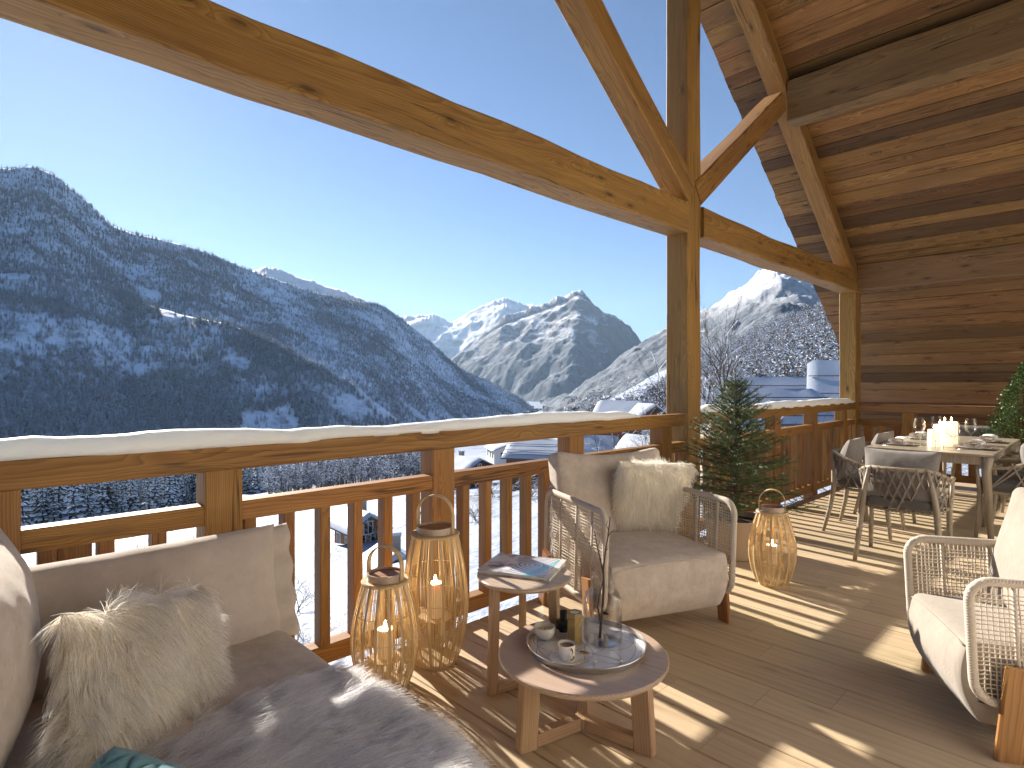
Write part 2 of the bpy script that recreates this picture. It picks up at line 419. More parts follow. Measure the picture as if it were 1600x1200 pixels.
# house wall on the right of the terrace (out of the picture, it closes the room; pale finish chosen to bounce fill light inside)
hw = thing('house_wall', 'unseen house wall along the right side of the terrace, made pale to bounce light', 'wall')
mb = MB()
ys = [-2.5, RIDGE_Y, 11.0]
pts = [(-2.5, -0.3), (11.0, -0.3), (11.0, ceil_z(11.0)), (RIDGE_Y, ceil_z(RIDGE_Y)), (-2.5, ceil_z(-2.5))]
mb.add([(WALL_X, a, b) for a, b in pts] + [(WALL_X + 0.3, a, b) for a, b in pts], [(4, 3, 2, 1, 0), (5, 6, 7, 8, 9)] + [(i, (i + 1) % 5, 5 + (i + 1) % 5, 5 + i) for i in range(5)])
obj('wall_cladding', mb, BOUNCE_RENDER, hw)

# ------------------------------------------------------------------ railings
RXI, RXO = -2.63, -2.70
def railing(label, y0, y1, posts, y_first, y_last, wide=False, skip=()):
    t = thing('balcony_railing', label, 'railing', group='larch railings round the terrace')
    xc = -2.665
    timber('top_rail', (xc, y0, 1.038), (xc, y1, 1.038), 0.10, 0.104, W_RAIL, t, ch=0.005, seg=24, wav=0.006, seed=int(y0 * 10))
    ps = sorted(posts)
    edges = [y0] + [e for p in ps for e in (p - 0.075, p + 0.075)] + [y1]
    for a, b in zip(edges[0::2], edges[1::2]):
        if b - a > 0.05:
            timber('mid_rail', (xc - 0.003, a + .001, 0.803), (xc - 0.003, b - .001, 0.803), 0.084, 0.083, W_RAIL, t, ch=0.004)
    timber('bottom_rail', (xc - 0.012, y0, 0.052), (xc - 0.012, y1, 0.052), 0.085, 0.09, W_RAIL, t, ch=0.004)
    for p in ps:
        timber('post', (-2.681, p, -0.22), (-2.681, p, 0.9855), 0.15, 0.125, W_RAIL, t, up=(1, 0, 0), ch=0.005)
    y = y_first; i = 0
    while y < y_last:
        if all(abs(y - 0.025 - p) > 0.105 for p in ps):
            timber('baluster', (-2.666, y - 0.026, 0.098), (-2.666, y - 0.026, 0.761), 0.052, 0.068, W_RAIL, t, up=(1, 0, 0), ch=0.004)
        y += 0.1745; i += 1
    return t
r1 = railing('long larch railing with thick snow behind the sofa and lanterns', -1.5, 4.688, [-1.05, 0.114, 0.848, 2.010, 3.175, 4.35], 0.637 - 0.1745 * 12, 4.66)
timber('wide_board', (-2.68, 0.323, 0.0), (-2.68, 0.323, 0.761), 0.145, 0.05, W_RAIL, r1, up=(1, 0, 0), ch=0.003)
r2 = railing('larch railing with wavy snow behind the potted spruce', 4.922, 9.448, [5.42, 6.665, 7.83, 9.0], 5.15, 9.42)
# far railing under the end wall
t = thing('balcony_railing', 'larch railing without snow behind the dining table', 'railing', group='larch railings round the terrace')
FY = 9.62
timber('top_rail', (-2.615, FY, 1.01), (WALL_X, FY, 1.01), 0.10, 0.11, W_WALL, t, ch=0.004)
timber('mid_rail', (-2.615, FY, 0.80), (WALL_X, FY, 0.80), 0.084, 0.083, W_RAIL, t, ch=0.004)
timber('bottom_rail', (-2.615, FY, 0.10), (WALL_X, FY, 0.10), 0.085, 0.09, W_RAIL, t, ch=0.004)
for x in (-2.0, -0.83, 0.35): timber('post', (x, FY - 0.005, -0.2), (x, FY - 0.005, 0.954), 0.15, 0.11, W_RAIL, t, up=(0, 1, 0), ch=0.005)
for i in range(25):
    x = -2.5 + i * 0.172
    if all(abs(x - p) > 0.11 for p in (-2.0, -0.83, 0.35)): timber('baluster', (x, FY, 0.146), (x, FY, 0.758), 0.1, 0.05, W_RAIL, t, up=(0, 1, 0), ch=0.004)

# snow lying on the top rails
def rail_snow(y0, y1, label, seed, hmax, over):
    n = int((y1 - y0) / 0.035); mb = MB(); sec = 14; vs = []
    for i in range(n + 1):
        y = y0 + (y1 - y0) * i / n
        e = min(1, (y - y0) / 0.25 + 0.02, (y1 - y) / 0.25 + 0.02) if over < 2 else 1
        e = max(e, 0.02) ** 0.5
        h = hmax * e * (0.80 + 0.42 * mnoise.noise((y * 0.9, seed, 0)) + 0.20 * mnoise.noise((y * 3.2, seed, 4)) + 0.07 * mnoise.noise((y * 11, seed, 6)))
        wi = 0.052 + 0.010 * mnoise.noise((y * 2.3, seed, 8)); wo = 0.075 + 0.02 * mnoise.noise((y * 1.9, seed, 12))
        droop = max(0, 0.016 * over * (mnoise.noise((y * 5.5, seed, 20)) + 0.15 * over))
        for k in range(sec):
            a = math.pi * k / (sec - 1); c = math.cos(a); s_ = math.sin(a)
            x = -2.668 + (wi if c > 0 else wo) * math.copysign(abs(c) ** 0.62, c)
            z = 1.088 + h * max(0.0, s_) ** 0.7 - (droop + 0.004) * (1 if k in (0,) else 0)
            if k in (0, 1): x += 0.006 * (droop > 0.004)
            vs.append((x, y, z))
    fs = [(i * sec + k, i * sec + k + 1, (i + 1) * sec + k + 1, (i + 1) * sec + k) for i in range(n) for k in range(sec - 1)]
    fs += [(i * sec + sec - 1, i * sec, (i + 1) * sec, (i + 1) * sec + sec - 1) for i in range(n)]
    fs += [tuple(range(sec - 1, -1, -1)), tuple(n * sec + k for k in range(sec))]
    mb.add(vs, fs)
    o = obj('snow_ridge', mb, snow_mat('rail_snow_%d' % seed, (0.88, 0.93, 0.99), 22, 0.35, 0.012, 0.85), smooth=True)
    return tag(o, label, 'snow', 'snow lying on the railings')
rail_snow(-1.5, 3.95, 'smooth rounded snow bank on the long railing left of the king post', 1, 0.074, 0.5)
rail_snow(4.93, 9.44, 'scalloped snow bank on the railing behind the potted spruce', 2, 0.078, 1.5)
#@@LAND
# ================================================================== LANDSCAPE
def fbm(p, o=4, lac=2.1, g=0.5):
    a = 1.0; f = 1.0; s = 0.0
    for _ in range(o):
        s += a * mnoise.noise((p[0] * f, p[1] * f, p[2] * f)); a *= g; f *= lac
    return s
def ridged(p, o=4):
    a = 1.0; f = 1.0; s = 0.0
    for _ in range(o):
        s += a * (1 - 2 * abs(mnoise.noise((p[0] * f, p[1] * f, p[2] * f)))); a *= 0.5; f *= 2.15
    return s
def sstep(a, b, x):
    t = max(0.0, min(1.0, (x - a) / (b - a))); return t * t * (3 - 2 * t)

def ground_z(r, f):
    """our own valley side: falls to the left and ahead, rises to the right (r right, f forward, metres)"""
    v = -r
    z = -6.0 - 0.10 * max(f, -20)
    z -= 0.15 * max(0, v)
    if v < 0:
        z += 0.22 * min(-v, 60) + 0.56 * max(0, -v - 60)
        if z > 25: z = 25 + 20 * math.tanh((z - 25) / 20)
    z += 1.6 * fbm((r * 0.018, f * 0.018, 3.1), 3) + 0.25 * fbm((r * 0.12, f * 0.12, 1.0), 2)
    fl = -74 - 0.014 * f + 2.0 * fbm((r * 0.01, f * 0.01, 9), 2)
    d = z - fl
    return fl + (d if d > 12 else 12 * math.exp((d - 12) / 12))         # soft meeting with the valley floor

def terrain_mat(name, snow, bare, lo, hi, sc, speck=None, spec_sc=0.2, spec_amt=0.5, patch_sc=0.02):
    """snow where the ground is gentle, bare rock or trees where it is steep; speck = far forest seen as dark grain"""
    t = NT(name); co = t.obj(); g = t.n('NewGeometry')
    nz = t.n('SeparateXYZ'); t.l(g.outputs['Normal'], nz.inputs[0])
    s = t.math('ADD', nz.outputs[2], t.math('MULTIPLY', t.math('SUBTRACT', t.noise(co, sc, 9, 0.74), 0.5), 1.25))
    m = t.ramp(s, [(lo, 0.0), (hi, 1.0)])
    bc = t.mix(t.noise(co, sc * 4, 5, 0.7), bare, tuple(c * 1.9 for c in bare))
    col = t.mix(m, bc, snow)
    if speck:
        z = t.n('SeparateXYZ'); t.l(co, z.inputs[0])
        zz = t.math('ADD', z.outputs[2], t.math('MULTIPLY', t.math('SUBTRACT', t.noise(co, patch_sc, 5, 0.6), 0.5), speck[2]))
        below = t.ramp(t.math('DIVIDE', t.math('SUBTRACT', zz, speck[0]), speck[1] - speck[0]), [(0.0, 1.0), (1.0, 0.0)])
        v = t.n('TexVoronoi'); v.inputs['Scale'].default_value = spec_sc; t.l(t.map(co, (1, 1, 0.45)), v.inputs['Vector'])
        grain = t.ramp(v.outputs['Distance'], [(0.10, 0.0), (0.55, 1.0)])
        patch = t.ramp(t.noise(t.map(co, (1, 1, 0.35)), patch_sc * 4.0, 7, 0.72), [(0.40, 1.0), (0.60, 0.0)])
        forest = t.mix(grain, (0.014, 0.021, 0.028), (0.085, 0.110, 0.145))
        fm = t.math('MULTIPLY', below, t.math('ADD', t.math('MULTIPLY', patch, 1 - spec_amt), spec_amt))
        col = t.mix(fm, col, forest)
    t.bump(t.noise(co, sc * 3, 6, 0.7), 0.6, 1.0 / sc * 0.12)
    t.set(col, 0.85, Specular_IOR_Level=0.1)
    return t.m

# near ground: one sheet from under the terrace to the far valley, fine near and coarse far
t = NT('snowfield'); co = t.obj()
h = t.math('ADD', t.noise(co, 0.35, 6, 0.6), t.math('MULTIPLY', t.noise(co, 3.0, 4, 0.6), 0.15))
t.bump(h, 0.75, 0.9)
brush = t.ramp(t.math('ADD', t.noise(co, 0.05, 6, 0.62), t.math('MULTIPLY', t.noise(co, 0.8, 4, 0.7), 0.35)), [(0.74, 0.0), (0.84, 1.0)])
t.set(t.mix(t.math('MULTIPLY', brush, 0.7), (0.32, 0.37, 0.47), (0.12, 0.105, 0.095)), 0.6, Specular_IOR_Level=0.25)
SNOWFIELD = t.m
mb = MB(); NA, NR = 210, 170
radii = [2.5 * (5200 / 2.5) ** (j / (NR - 1)) for j in range(NR)]
def gp(u, v):
    a = R(-100 + 200 * u); d = radii[min(NR - 1, round(v * (NR - 1)))]
    r, f = d * math.sin(a), d * math.cos(a) - 2
    w = wc(r, f); return Vector((w.x, w.y, ground_z(r, f)))
mb.grid(gp, NA, NR)
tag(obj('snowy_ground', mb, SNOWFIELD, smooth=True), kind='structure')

def catmull(P, n):
    """P: list of Vectors -> n points along a smooth line"""
    out = []; m = len(P) - 1
    for i in range(n):
        t_ = i / (n - 1) * m; k = min(int(t_), m - 1); u = t_ - k
        p0, p1, p2, p3 = P[max(k-1, 0)], P[k], P[k+1], P[min(k+2, m)]
        out.append(0.5 * ((2*p1) + (p2-p0)*u + (2*p0-5*p1+4*p2-p3)*u*u + (3*p1-p0-3*p2+p3)*u**3))
    return out
def mountain(name, ridge, foot, mat, nu=160, nv=70, back=0.5, amp=10, fr=0.01, prof=1.15, rid=0.0, jag=0.0, keep_ridge=False, backdrop=0.8):
    """a massif lofted from its foot line over the ridge line and down the far side"""
    Rg = catmull(ridge, nu); Ft = catmull(foot, nu); mb = MB(); rows = []
    nb = max(8, int(nv * 0.3))
    for j in range(nv + nb):
        row = []
        for i in range(nu):
            a, b = Ft[i], Rg[i]
            if j < nv:
                t_ = j / (nv - 1); p = a.lerp(b, t_); p = Vector((p.x, p.y, a.z + (b.z - a.z) * t_ ** prof)); k = t_
            else:
                q = (j - nv + 1) / nb; d = (b - a); d.z = 0
                p = b + d * back * q; p.z = b.z - (b.z - a.z) * backdrop * q; k = 1 - q * 0.6
            wgt = sstep(0, 0.12, k) * (1.0 if j >= nv else (1 - 0.75 * sstep(0.85, 1, k)))
            n1 = fbm((p.x * fr, p.y * fr, p.z * fr * 0.35 + 7), 5) if not rid else ridged((p.x * fr, p.y * fr, p.z * fr * 0.4 + 7), 5) * rid + fbm((p.x * fr * 2, p.y * fr * 2, 3), 4) * (1 - rid)
            dz = amp * n1 * wgt
            if jag and k > 0.6: dz += jag * abs(mnoise.noise((i * 0.33, 2.0, fr * 900))) * sstep(0.6, 1, k) * (1 if j < nv else 1 - (j - nv) / nb)
            row.append(Vector((p.x, p.y, p.z + dz)))
        rows.append(row)
    vs = [p for r_ in rows for p in r_]
    fs = [(j*nu+i, j*nu+i+1, (j+1)*nu+i+1, (j+1)*nu+i) for j in range(len(rows)-1) for i in range(nu-1)]
    mb.add(vs, fs)
    o = tag(obj(name, mb, mat, smooth=True), kind='structure')
    return o, rows[:nv]
def line(*pts): return [pxf(x, y, f) for x, y, f in pts]

# the forested mountain on the left: snow under the trees
t = NT('forest_floor_snow'); co = t.obj()
br = t.ramp(t.noise(co, 0.03, 7, 0.75), [(0.47, 0.0), (0.62, 1.0)])
t.set(t.mix(t.math('MULTIPLY', br, 0.55), (0.70, 0.79, 0.92), (0.10, 0.115, 0.14)), 0.7, Specular_IOR_Level=0.15)
t.bump(t.noise(co, 0.05, 6, 0.7), 0.6, 2.5)
FOREST_FLOOR = t.m
left_ridge = line((-420, 190, 1080), (-180, 225, 1180), (0, 262, 1260), (62, 264, 1280), (130, 308, 1310), (190, 357, 1340), (300, 388, 1420), (400, 427, 1520), (480, 455, 1620), (550, 470, 1720), (600, 480, 1800), (660, 524, 1930), (720, 573, 2080), (800, 614, 2300), (850, 650, 2600))
left_foot = line((-420, 860, 330), (-180, 800, 350), (0, 772, 400), (100, 762, 440), (200, 750, 490), (300, 742, 540), (400, 733, 600), (480, 722, 680), (540, 712, 760), (600, 700, 880), (650, 690, 1010), (700, 678, 1240), (750, 664, 1500), (810, 652, 1900), (860, 654, 2500))
lm, left_rows = mountain('forested_mountain', left_ridge, left_foot, FOREST_FLOOR, nu=200, nv=110, amp=26, fr=0.0045, prof=1.22, jag=5)
spur_ridge = line((120, 440, 1040), (200, 462, 980), (262, 487, 930), (375, 512, 890), (487, 568, 850), (555, 610, 830), (610, 645, 820), (650, 690, 815))
spur_foot = line((80, 640, 640), (170, 650, 650), (250, 660, 660), (340, 670, 670), (430, 690, 690), (500, 706, 710), (570, 716, 740), (645, 712, 790))
sm, spur_rows = mountain('forested_spur', spur_ridge, spur_foot, FOREST_FLOOR, nu=90, nv=60, amp=12, fr=0.007, prof=1.0, back=0.35, backdrop=0.25)

ROCK = terrain_mat('far_rock_and_snow', (0.84, 0.86, 0.90), (0.085, 0.085, 0.095), 0.70, 1.02, 0.0060, speck=(230, 620, 420), spec_sc=0.024, spec_amt=0.62, patch_sc=0.0013)
ROCK2 = terrain_mat('far_snow_massif', (0.86, 0.88, 0.91), (0.14, 0.145, 0.16), 0.40, 0.80, 0.0030, speck=(150, 650, 500), spec_sc=0.018, spec_amt=0.8, patch_sc=0.0009)
ROCK3 = terrain_mat('right_mountain_side', (0.84, 0.86, 0.90), (0.075, 0.075, 0.085), 0.40, 0.78, 0.009, speck=(190, 460, 220), spec_sc=0.065, spec_amt=0.85, patch_sc=0.003)
mountain('far_massif', line((540, 520, 9800), (600, 512, 9700), (648, 500, 9600), (680, 497, 9600), (705, 505, 9500), (738, 488, 9400), (775, 479, 9300), (800, 477, 9200), (822, 488, 9200), (850, 484, 9000), (900, 505, 9000), (1000, 548, 9000)),
         line((480, 640, 7600), (560, 640, 7500), (640, 640, 7400), (680, 640, 7300), (720, 640, 7200), (750, 640, 7100), (780, 640, 7000), (810, 640, 7000), (840, 640, 7000), (870, 640, 7000), (920, 640, 7000), (1000, 640, 7000)), ROCK2, nu=180, nv=80, amp=140, fr=0.0009, rid=0.7, jag=30, prof=1.15)
mountain('far_peak', line((640, 600, 6600), (700, 570, 6500), (755, 528, 6500), (800, 508, 6450), (850, 489, 6400), (880, 476, 6350), (906, 466, 6300), (930, 483, 6350), (960, 503, 6400), (985, 524, 6500), (1002, 543, 6600), (1040, 585, 6800)),
         line((700, 634, 5600), (740, 636, 5400), (780, 638, 5100), (815, 640, 4800), (845, 641, 4550), (870, 642, 4450), (888, 642, 4400), (910, 642, 4500), (935, 642, 4700), (960, 642, 5000), (1000, 641, 5400), (1060, 640, 5800)), ROCK, nu=190, nv=100, amp=120, fr=0.0013, rid=0.75, jag=6, prof=1.08)
mountain('blue_ridge', line((330, 450, 3000), (400, 424, 3000), (425, 421, 3000), (470, 436, 3050), (520, 452, 3100), (565, 470, 3150), (640, 515, 3200)),
         line((330, 560, 2300), (400, 560, 2300), (450, 560, 2300), (500, 560, 2300), (550, 570, 2400), (600, 590, 2450), (660, 610, 2500)), ROCK3, nu=80, nv=30, amp=30, fr=0.004, rid=0.5, jag=16)
right_ridge = line((845, 652, 3300), (880, 636, 3100), (930, 598, 3000), (985, 553, 2900), (1040, 522, 2850), (1100, 492, 2750), (1150, 456, 2650), (1185, 434, 2600), (1212, 424, 2550), (1250, 434, 2500), (1300, 462, 2450), (1400, 470, 2400), (1700, 440, 2300))
right_foot = line((850, 665, 1900), (880, 668, 1600), (920, 666, 1350), (960, 660, 1150), (1010, 652, 1000), (1080, 636, 900), (1140, 618, 840), (1190, 600, 800), (1230, 588, 780), (1270, 578, 760), (1330, 566, 740), (1420, 556, 720), (1700, 540, 700))
rm, right_rows = mountain('right_mountain', right_ridge, right_foot, ROCK3, nu=170, nv=80, amp=55, fr=0.0035, rid=0.55, jag=12, prof=1.32)

# ------------------------------------------------------------------ snowy conifers
t = NT('conifer_needles'); co = t.obj()
t.set(t.mix(t.noise(co, 1.4, 3), (0.020, 0.034, 0.036), (0.048, 0.066, 0.066)), 0.8, Specular_IOR_Level=0.1)
NEEDLE = t.m
SNOW_T = snow_mat('snow_on_trees', (0.72, 0.79, 0.88), 1.5, 0.3, 0.1)
HOAR = snow_mat('hoar_frost', (0.66, 0.75, 0.88), 1.5, 0.2, 0.1)
t = NT('bark'); co = t.obj(); t.set(t.mix(t.noise(t.map(co, (8, 8, 1.5)), 1.0, 4), (0.05, 0.036, 0.028), (0.13, 0.10, 0.08)), 0.9); t.bump(t.noise(t.map(co, (14, 14, 2)), 1.0, 4), 0.6, 0.02)
BARK = t.m
def conifer_mesh(seed, H=18.0, snow=0.6, slim=0.17, per=9, tiers=13):
    """trunk + whorls of drooping boughs, each bough a bent ragged blade; snow lies on top of the boughs"""
    rd = random.Random(seed); mb = MB()
    mb.mi = 2; mb.tube([(0, 0, -0.6), (0, 0, H * 0.5), (0, 0, H * 0.98)], [H * 0.014, H * 0.009, 0.02], 5)
    for k in range(tiers):
        q = k / (tiers - 1); z = H * (0.08 + 0.90 * q ** 0.92)
        L = H * slim * (1 - q) ** 0.85 * rd.uniform(0.78, 1.18) + 0.12
        n = max(4, int(per * (1 - 0.5 * q))); a0 = rd.uniform(0, 6.28)
        for i in range(n):
            a = a0 + 6.283 * (i + rd.uniform(-0.3, 0.3)) / n; l = L * rd.uniform(0.7, 1.2)
            ca, sa = math.cos(a), math.sin(a); w = l * rd.uniform(0.30, 0.46)
            dr = l * rd.uniform(0.30, 0.62)
            def pt(u, side, dz=0.0): return (ca * l * u - sa * side, sa * l * u + ca * side, z - dr * u ** 1.6 + 0.10 * l * u - abs(side) * 0.55 + dz)
            mb.mi = 0
            mb.add([pt(0.04, 0), pt(0.55, -w), pt(0.62, 0, 0.05), pt(0.55, w), pt(1.0, 0)], [(0, 1, 2), (0, 2, 3), (1, 4, 2), (2, 4, 3)])
            if rd.random() < snow:
                mb.mi = 1; d = 0.10 + 0.02 * l; s0 = rd.uniform(0.15, 0.4); ww = w * rd.uniform(0.55, 0.95)
                mb.add([pt(s0, 0, d), pt(0.58, -ww, d), pt(0.64, 0, d + 0.12), pt(0.58, ww, d), pt(rd.uniform(0.86, 1.0), 0, d)], [(0, 1, 2), (0, 2, 3), (1, 4, 2), (2, 4, 3)])
    return mb.mesh('conifer_%d' % seed, [NEEDLE, SNOW_T, BARK])
def conifer_split(seed, **k):
    """crown and trunk as separate meshes"""
    me = conifer_mesh(seed, **k); vs = [tuple(v.co) for v in me.vertices]
    crown = MB(); trunk = MB()
    for p in me.polygons:
        tgt = trunk if p.material_index == 2 else crown
        tgt.mi = 0 if p.material_index == 2 else p.material_index
        tgt.add([vs[i] for i in p.vertices], [tuple(range(len(p.vertices)))])
    return crown.mesh('conifer_crown_%d' % seed, [NEEDLE, SNOW_T]), trunk.mesh('conifer_trunk_%d' % seed, [BARK])
def frost_mesh(seed, H=12.0, n=46):
    """leafless broadleaf thick with hoar frost: stems and a haze of small twig blades"""
    rd = random.Random(seed); mb = MB(); mb.mi = 1
    mb.tube([(0, 0, -0.5), (0.1, 0, H * 0.4), (0, 0.1, H * 0.75)], [H * 0.014, H * 0.010, 0.03], 5)
    for i in range(n):
        z0 = H * rd.uniform(0.25, 0.72); a = rd.uniform(0, 6.28); l = H * rd.uniform(0.16, 0.34); up = rd.uniform(0.45, 1.2)
        p0 = Vector((0, 0, z0)); p1 = p0 + Vector((math.cos(a) * l, math.sin(a) * l, l * up)); w = 0.05
        mb.mi = 1; mb.add([p0 + Vector((0, 0, -w)), p0 + Vector((0, 0, w)), p1], [(0, 1, 2)])
        for q in range(7):
            c = p0.lerp(p1, rd.uniform(0.35, 1.05)) + Vector((rd.gauss(0, .35), rd.gauss(0, .35), rd.gauss(0, .35)))
            d1 = Vector((rd.gauss(0, 1), rd.gauss(0, 1), rd.gauss(0.5, .7))).normalized() * rd.uniform(0.35, 0.9); d2 = d1.cross(Vector((rd.gauss(0, 1), rd.gauss(0, 1), rd.gauss(0, 1)))).normalized() * 0.10
            mb.mi = 0 if rd.random() < 0.5 else 1
            mb.add([c - d1 * .5 - d2, c + d2 * 1.0 - d1 * .3, c + d1 * .6], [(0, 1, 2)])
    return mb.mesh('frosted_tree_%d' % seed, [HOAR, BARK])

# sample standing places on the lofted slopes
def area_samples(rows, n, seed, dens=None, lo=0.0, hi=1.0):
    rd = np.random.default_rng(seed)
    A = np.array([[tuple(p) for p in r_] for r_ in rows]); nv, nu = A.shape[:2]
    d1 = A[1:, :-1] - A[:-1, :-1]; d2 = A[:-1, 1:] - A[:-1, :-1]
    ar = np.abs(d1[..., 0] * d2[..., 1] - d1[..., 1] * d2[..., 0])
    jj = np.arange(nv - 1)[:, None] / (nv - 1); ar = ar * ((jj >= lo) & (jj <= hi))
    # nearer ground weighs a little more: what is far shows smaller
    dist = np.hypot(A[:-1, :-1, 0], A[:-1, :-1, 1]); ar = ar / np.maximum(dist, 300) ** 1.0
    pr = (ar / ar.sum()).ravel(); ix = rd.choice(pr.size, n, p=pr); j, i = np.divmod(ix, nu - 1)
    u, v = rd.random(n), rd.random(n)
    P = (A[j, i] * ((1-u)*(1-v))[:, None] + A[j, i+1] * (u*(1-v))[:, None] + A[j+1, i] * ((1-u)*v)[:, None] + A[j+1, i+1] * (u*v)[:, None])
    if dens is not None:
        keep = np.array([rd.random() < dens(p) for p in P]); P = P[keep]
    return P
clear = [(228, 498, 1060, 16), (238, 508, 1040, 22), (252, 524, 1000, 22), (275, 548, 930, 22), (284, 556, 910, 20), (420, 635, 720, 26), (440, 652, 700, 34), (465, 668, 690, 24), (372, 612, 800, 14), (600, 628, 1000, 26), (622, 642, 980, 26), (655, 606, 1250, 24), (700, 640, 1300, 40), (742, 645, 1500, 44), (720, 660, 1300, 30), (345, 498, 1290, 20), (368, 510, 1300, 22), (303, 472, 1300, 18), (120, 322, 1280, 14), (20, 545, 830, 20), (205, 612, 740, 14), (560, 650, 800, 20), (590, 660, 830, 24), (90, 600, 690, 14)]
clear_w = [(*pxf(x, y, f)[:2], r_) for x, y, f, r_ in clear]
def forest_density(p):
    for cx, cy_, r_ in clear_w:
        d = math.hypot(p[0] - cx, p[1] - cy_)
        if d < r_ * (1 + 0.9 * mnoise.noise((p[0] * 0.03, p[1] * 0.03, 5))): return 0.02
    n = fbm((p[0] * 0.006, p[1] * 0.006, 2), 4)
    return max(0.16, min(0.95, 0.55 + 0.9 * n))
P_left = area_samples(left_rows, 120000, 1, forest_density)
P_spur = area_samples(spur_rows, 16000, 2, forest_density)
# trees of the valley foot, seen large between the rails
def ground_trees(n, seed, r0, r1, f0, f1, fn):
    rd = random.Random(seed); out = []
    for _ in range(n):
        f = rd.uniform(f0, f1); px = rd.uniform(r0, r1); r_ = (px - 800) / 915 * f
        if rd.random() < fn(px, f):
            w = wc(r_, f); out.append((w.x, w.y, ground_z(r_, f)))
    return np.array(out)
def foot_fn(px, f):
    n = mnoise.noise((px * 0.012, f * 0.02, 3)); lim = 205 + max(0, px - 120) * 0.42
    return (0.9 if n > -0.25 else 0.12) * sstep(lim, lim + 40, f)
P_foot = ground_trees(7600, 3, -330, 620, 170, 760, foot_fn)
def split_near(P, k):
    d = np.hypot(P[:, 0], P[:, 1]); o = np.argsort(d); return P[o[:k]], P[o[k:]]
visible = P_foot[(P_foot[:, 0] * CS + P_foot[:, 1] * SN) / (-P_foot[:, 0] * SN + P_foot[:, 1] * CS) > -0.93] if len(P_foot) else P_foot
near, rest = split_near(visible, 250)
protos = [conifer_split(100 + i, H=h_, snow=s_, slim=sl, per=8, tiers=14) for i, (h_, s_, sl) in enumerate([(17, .85, .16), (20, .95, .15), (14, 1.0, .19), (18, .7, .17), (22, .9, .14)])]
kinds = ['snow dusted conifer at the mountain foot', 'tall slim snowy conifer at the mountain foot', 'short broad white conifer at the mountain foot', 'dark conifer with little snow at the mountain foot', 'very tall narrow conifer at the mountain foot']
rd = random.Random(5)
def zone(p):
    f = -p[0] * SN + p[1] * CS; px = 800 + 915 * (p[0] * CS + p[1] * SN) / f
    return 'left of the sofa post' if px < 310 else 'right of the sofa post' if px < 520 else 'near the lantern post' if px < 760 else 'close left of the king post' if px < 1045 else 'between king post and corner post'
base_trees = []
for i, p in enumerate(near):
    k = rd.randrange(5); crown, trunk = protos[k]
    o = link('conifer_tree', None, loc=p); o.rotation_euler = (0, 0, rd.uniform(0, 6.28)); s_ = rd.uniform(1.0, 1.6); o.scale = (s_, s_, s_ * rd.uniform(0.92, 1.15))
    wz_ = zone(p); tag(o, kinds[k] + ', ' + wz_, 'tree', 'valley trees: ' + kinds[k].split(' at ')[0].split(' in ')[0] + ', ' + wz_); base_trees.append(link('crown', crown, o)); link('trunk', trunk, o)

def scatter(name, P, meshes, smin, smax, seed, label=None):
    """a wood nobody could count: one object of points, trees set on them by geometry nodes"""
    rd = np.random.default_rng(seed); n = len(P)
    me = bpy.data.meshes.new(name); me.vertices.add(n); me.vertices.foreach_set('co', np.asarray(P, dtype=np.float32).ravel())
    a = me.attributes.new('size', 'FLOAT', 'POINT'); a.data.foreach_set('value', rd.uniform(smin, smax, n).astype(np.float32))
    a = me.attributes.new('turn', 'FLOAT', 'POINT'); a.data.foreach_set('value', rd.uniform(0, 6.28, n).astype(np.float32))
    a = me.attributes.new('pick', 'INT', 'POINT'); a.data.foreach_set('value', rd.integers(0, len(meshes), n).astype(np.int32))
    o = link(name, me); tag(o, kind='stuff')
    if label: o['label'] = label
    ng = bpy.data.node_groups.new(name, 'GeometryNodeTree')
    ng.interface.new_socket('Geometry', in_out='INPUT', socket_type='NodeSocketGeometry'); ng.interface.new_socket('Geometry', in_out='OUTPUT', socket_type='NodeSocketGeometry')
    N = ng.nodes; L = ng.links; gi = N.new('NodeGroupInput'); go = N.new('NodeGroupOutput'); jn = N.new('GeometryNodeJoinGeometry')
    def attr(nm, typ):
        x = N.new('GeometryNodeInputNamedAttribute'); x.data_type = typ; x.inputs['Name'].default_value = nm; return x.outputs['Attribute']
    size, turn, pick = attr('size', 'FLOAT'), attr('turn', 'FLOAT'), attr('pick', 'INT')
    cx = N.new('ShaderNodeCombineXYZ'); L.new(turn, cx.inputs[2])
    for i, src in enumerate(meshes):
        cmp_ = N.new('FunctionNodeCompare'); cmp_.data_type = 'INT'; cmp_.operation = 'EQUAL'; L.new(pick, cmp_.inputs[2]); cmp_.inputs[3].default_value = i
        oi = N.new('GeometryNodeObjectInfo'); oi.inputs['Object'].default_value = src; oi.transform_space = 'ORIGINAL'
        ip = N.new('GeometryNodeInstanceOnPoints'); L.new(gi.outputs[0], ip.inputs['Points']); L.new(cmp_.outputs[0], ip.inputs['Selection'])
        L.new(oi.outputs['Geometry'], ip.inputs['Instance']); L.new(cx.outputs[0], ip.inputs['Rotation']); L.new(size, ip.inputs['Scale']); L.new(ip.outputs[0], jn.inputs[0])
    L.new(jn.outputs[0], go.inputs[0])
    md = o.modifiers.new('trees', 'NODES'); md.node_group = ng
    return o
# one of each kind from the individually standing trees serves as the pattern
pats = []
for k in range(5):
    pats.append(next(o for o in base_trees if o.data is protos[k][0]))
scatter('valley_forest', rest, pats, 0.8, 1.4, 21)

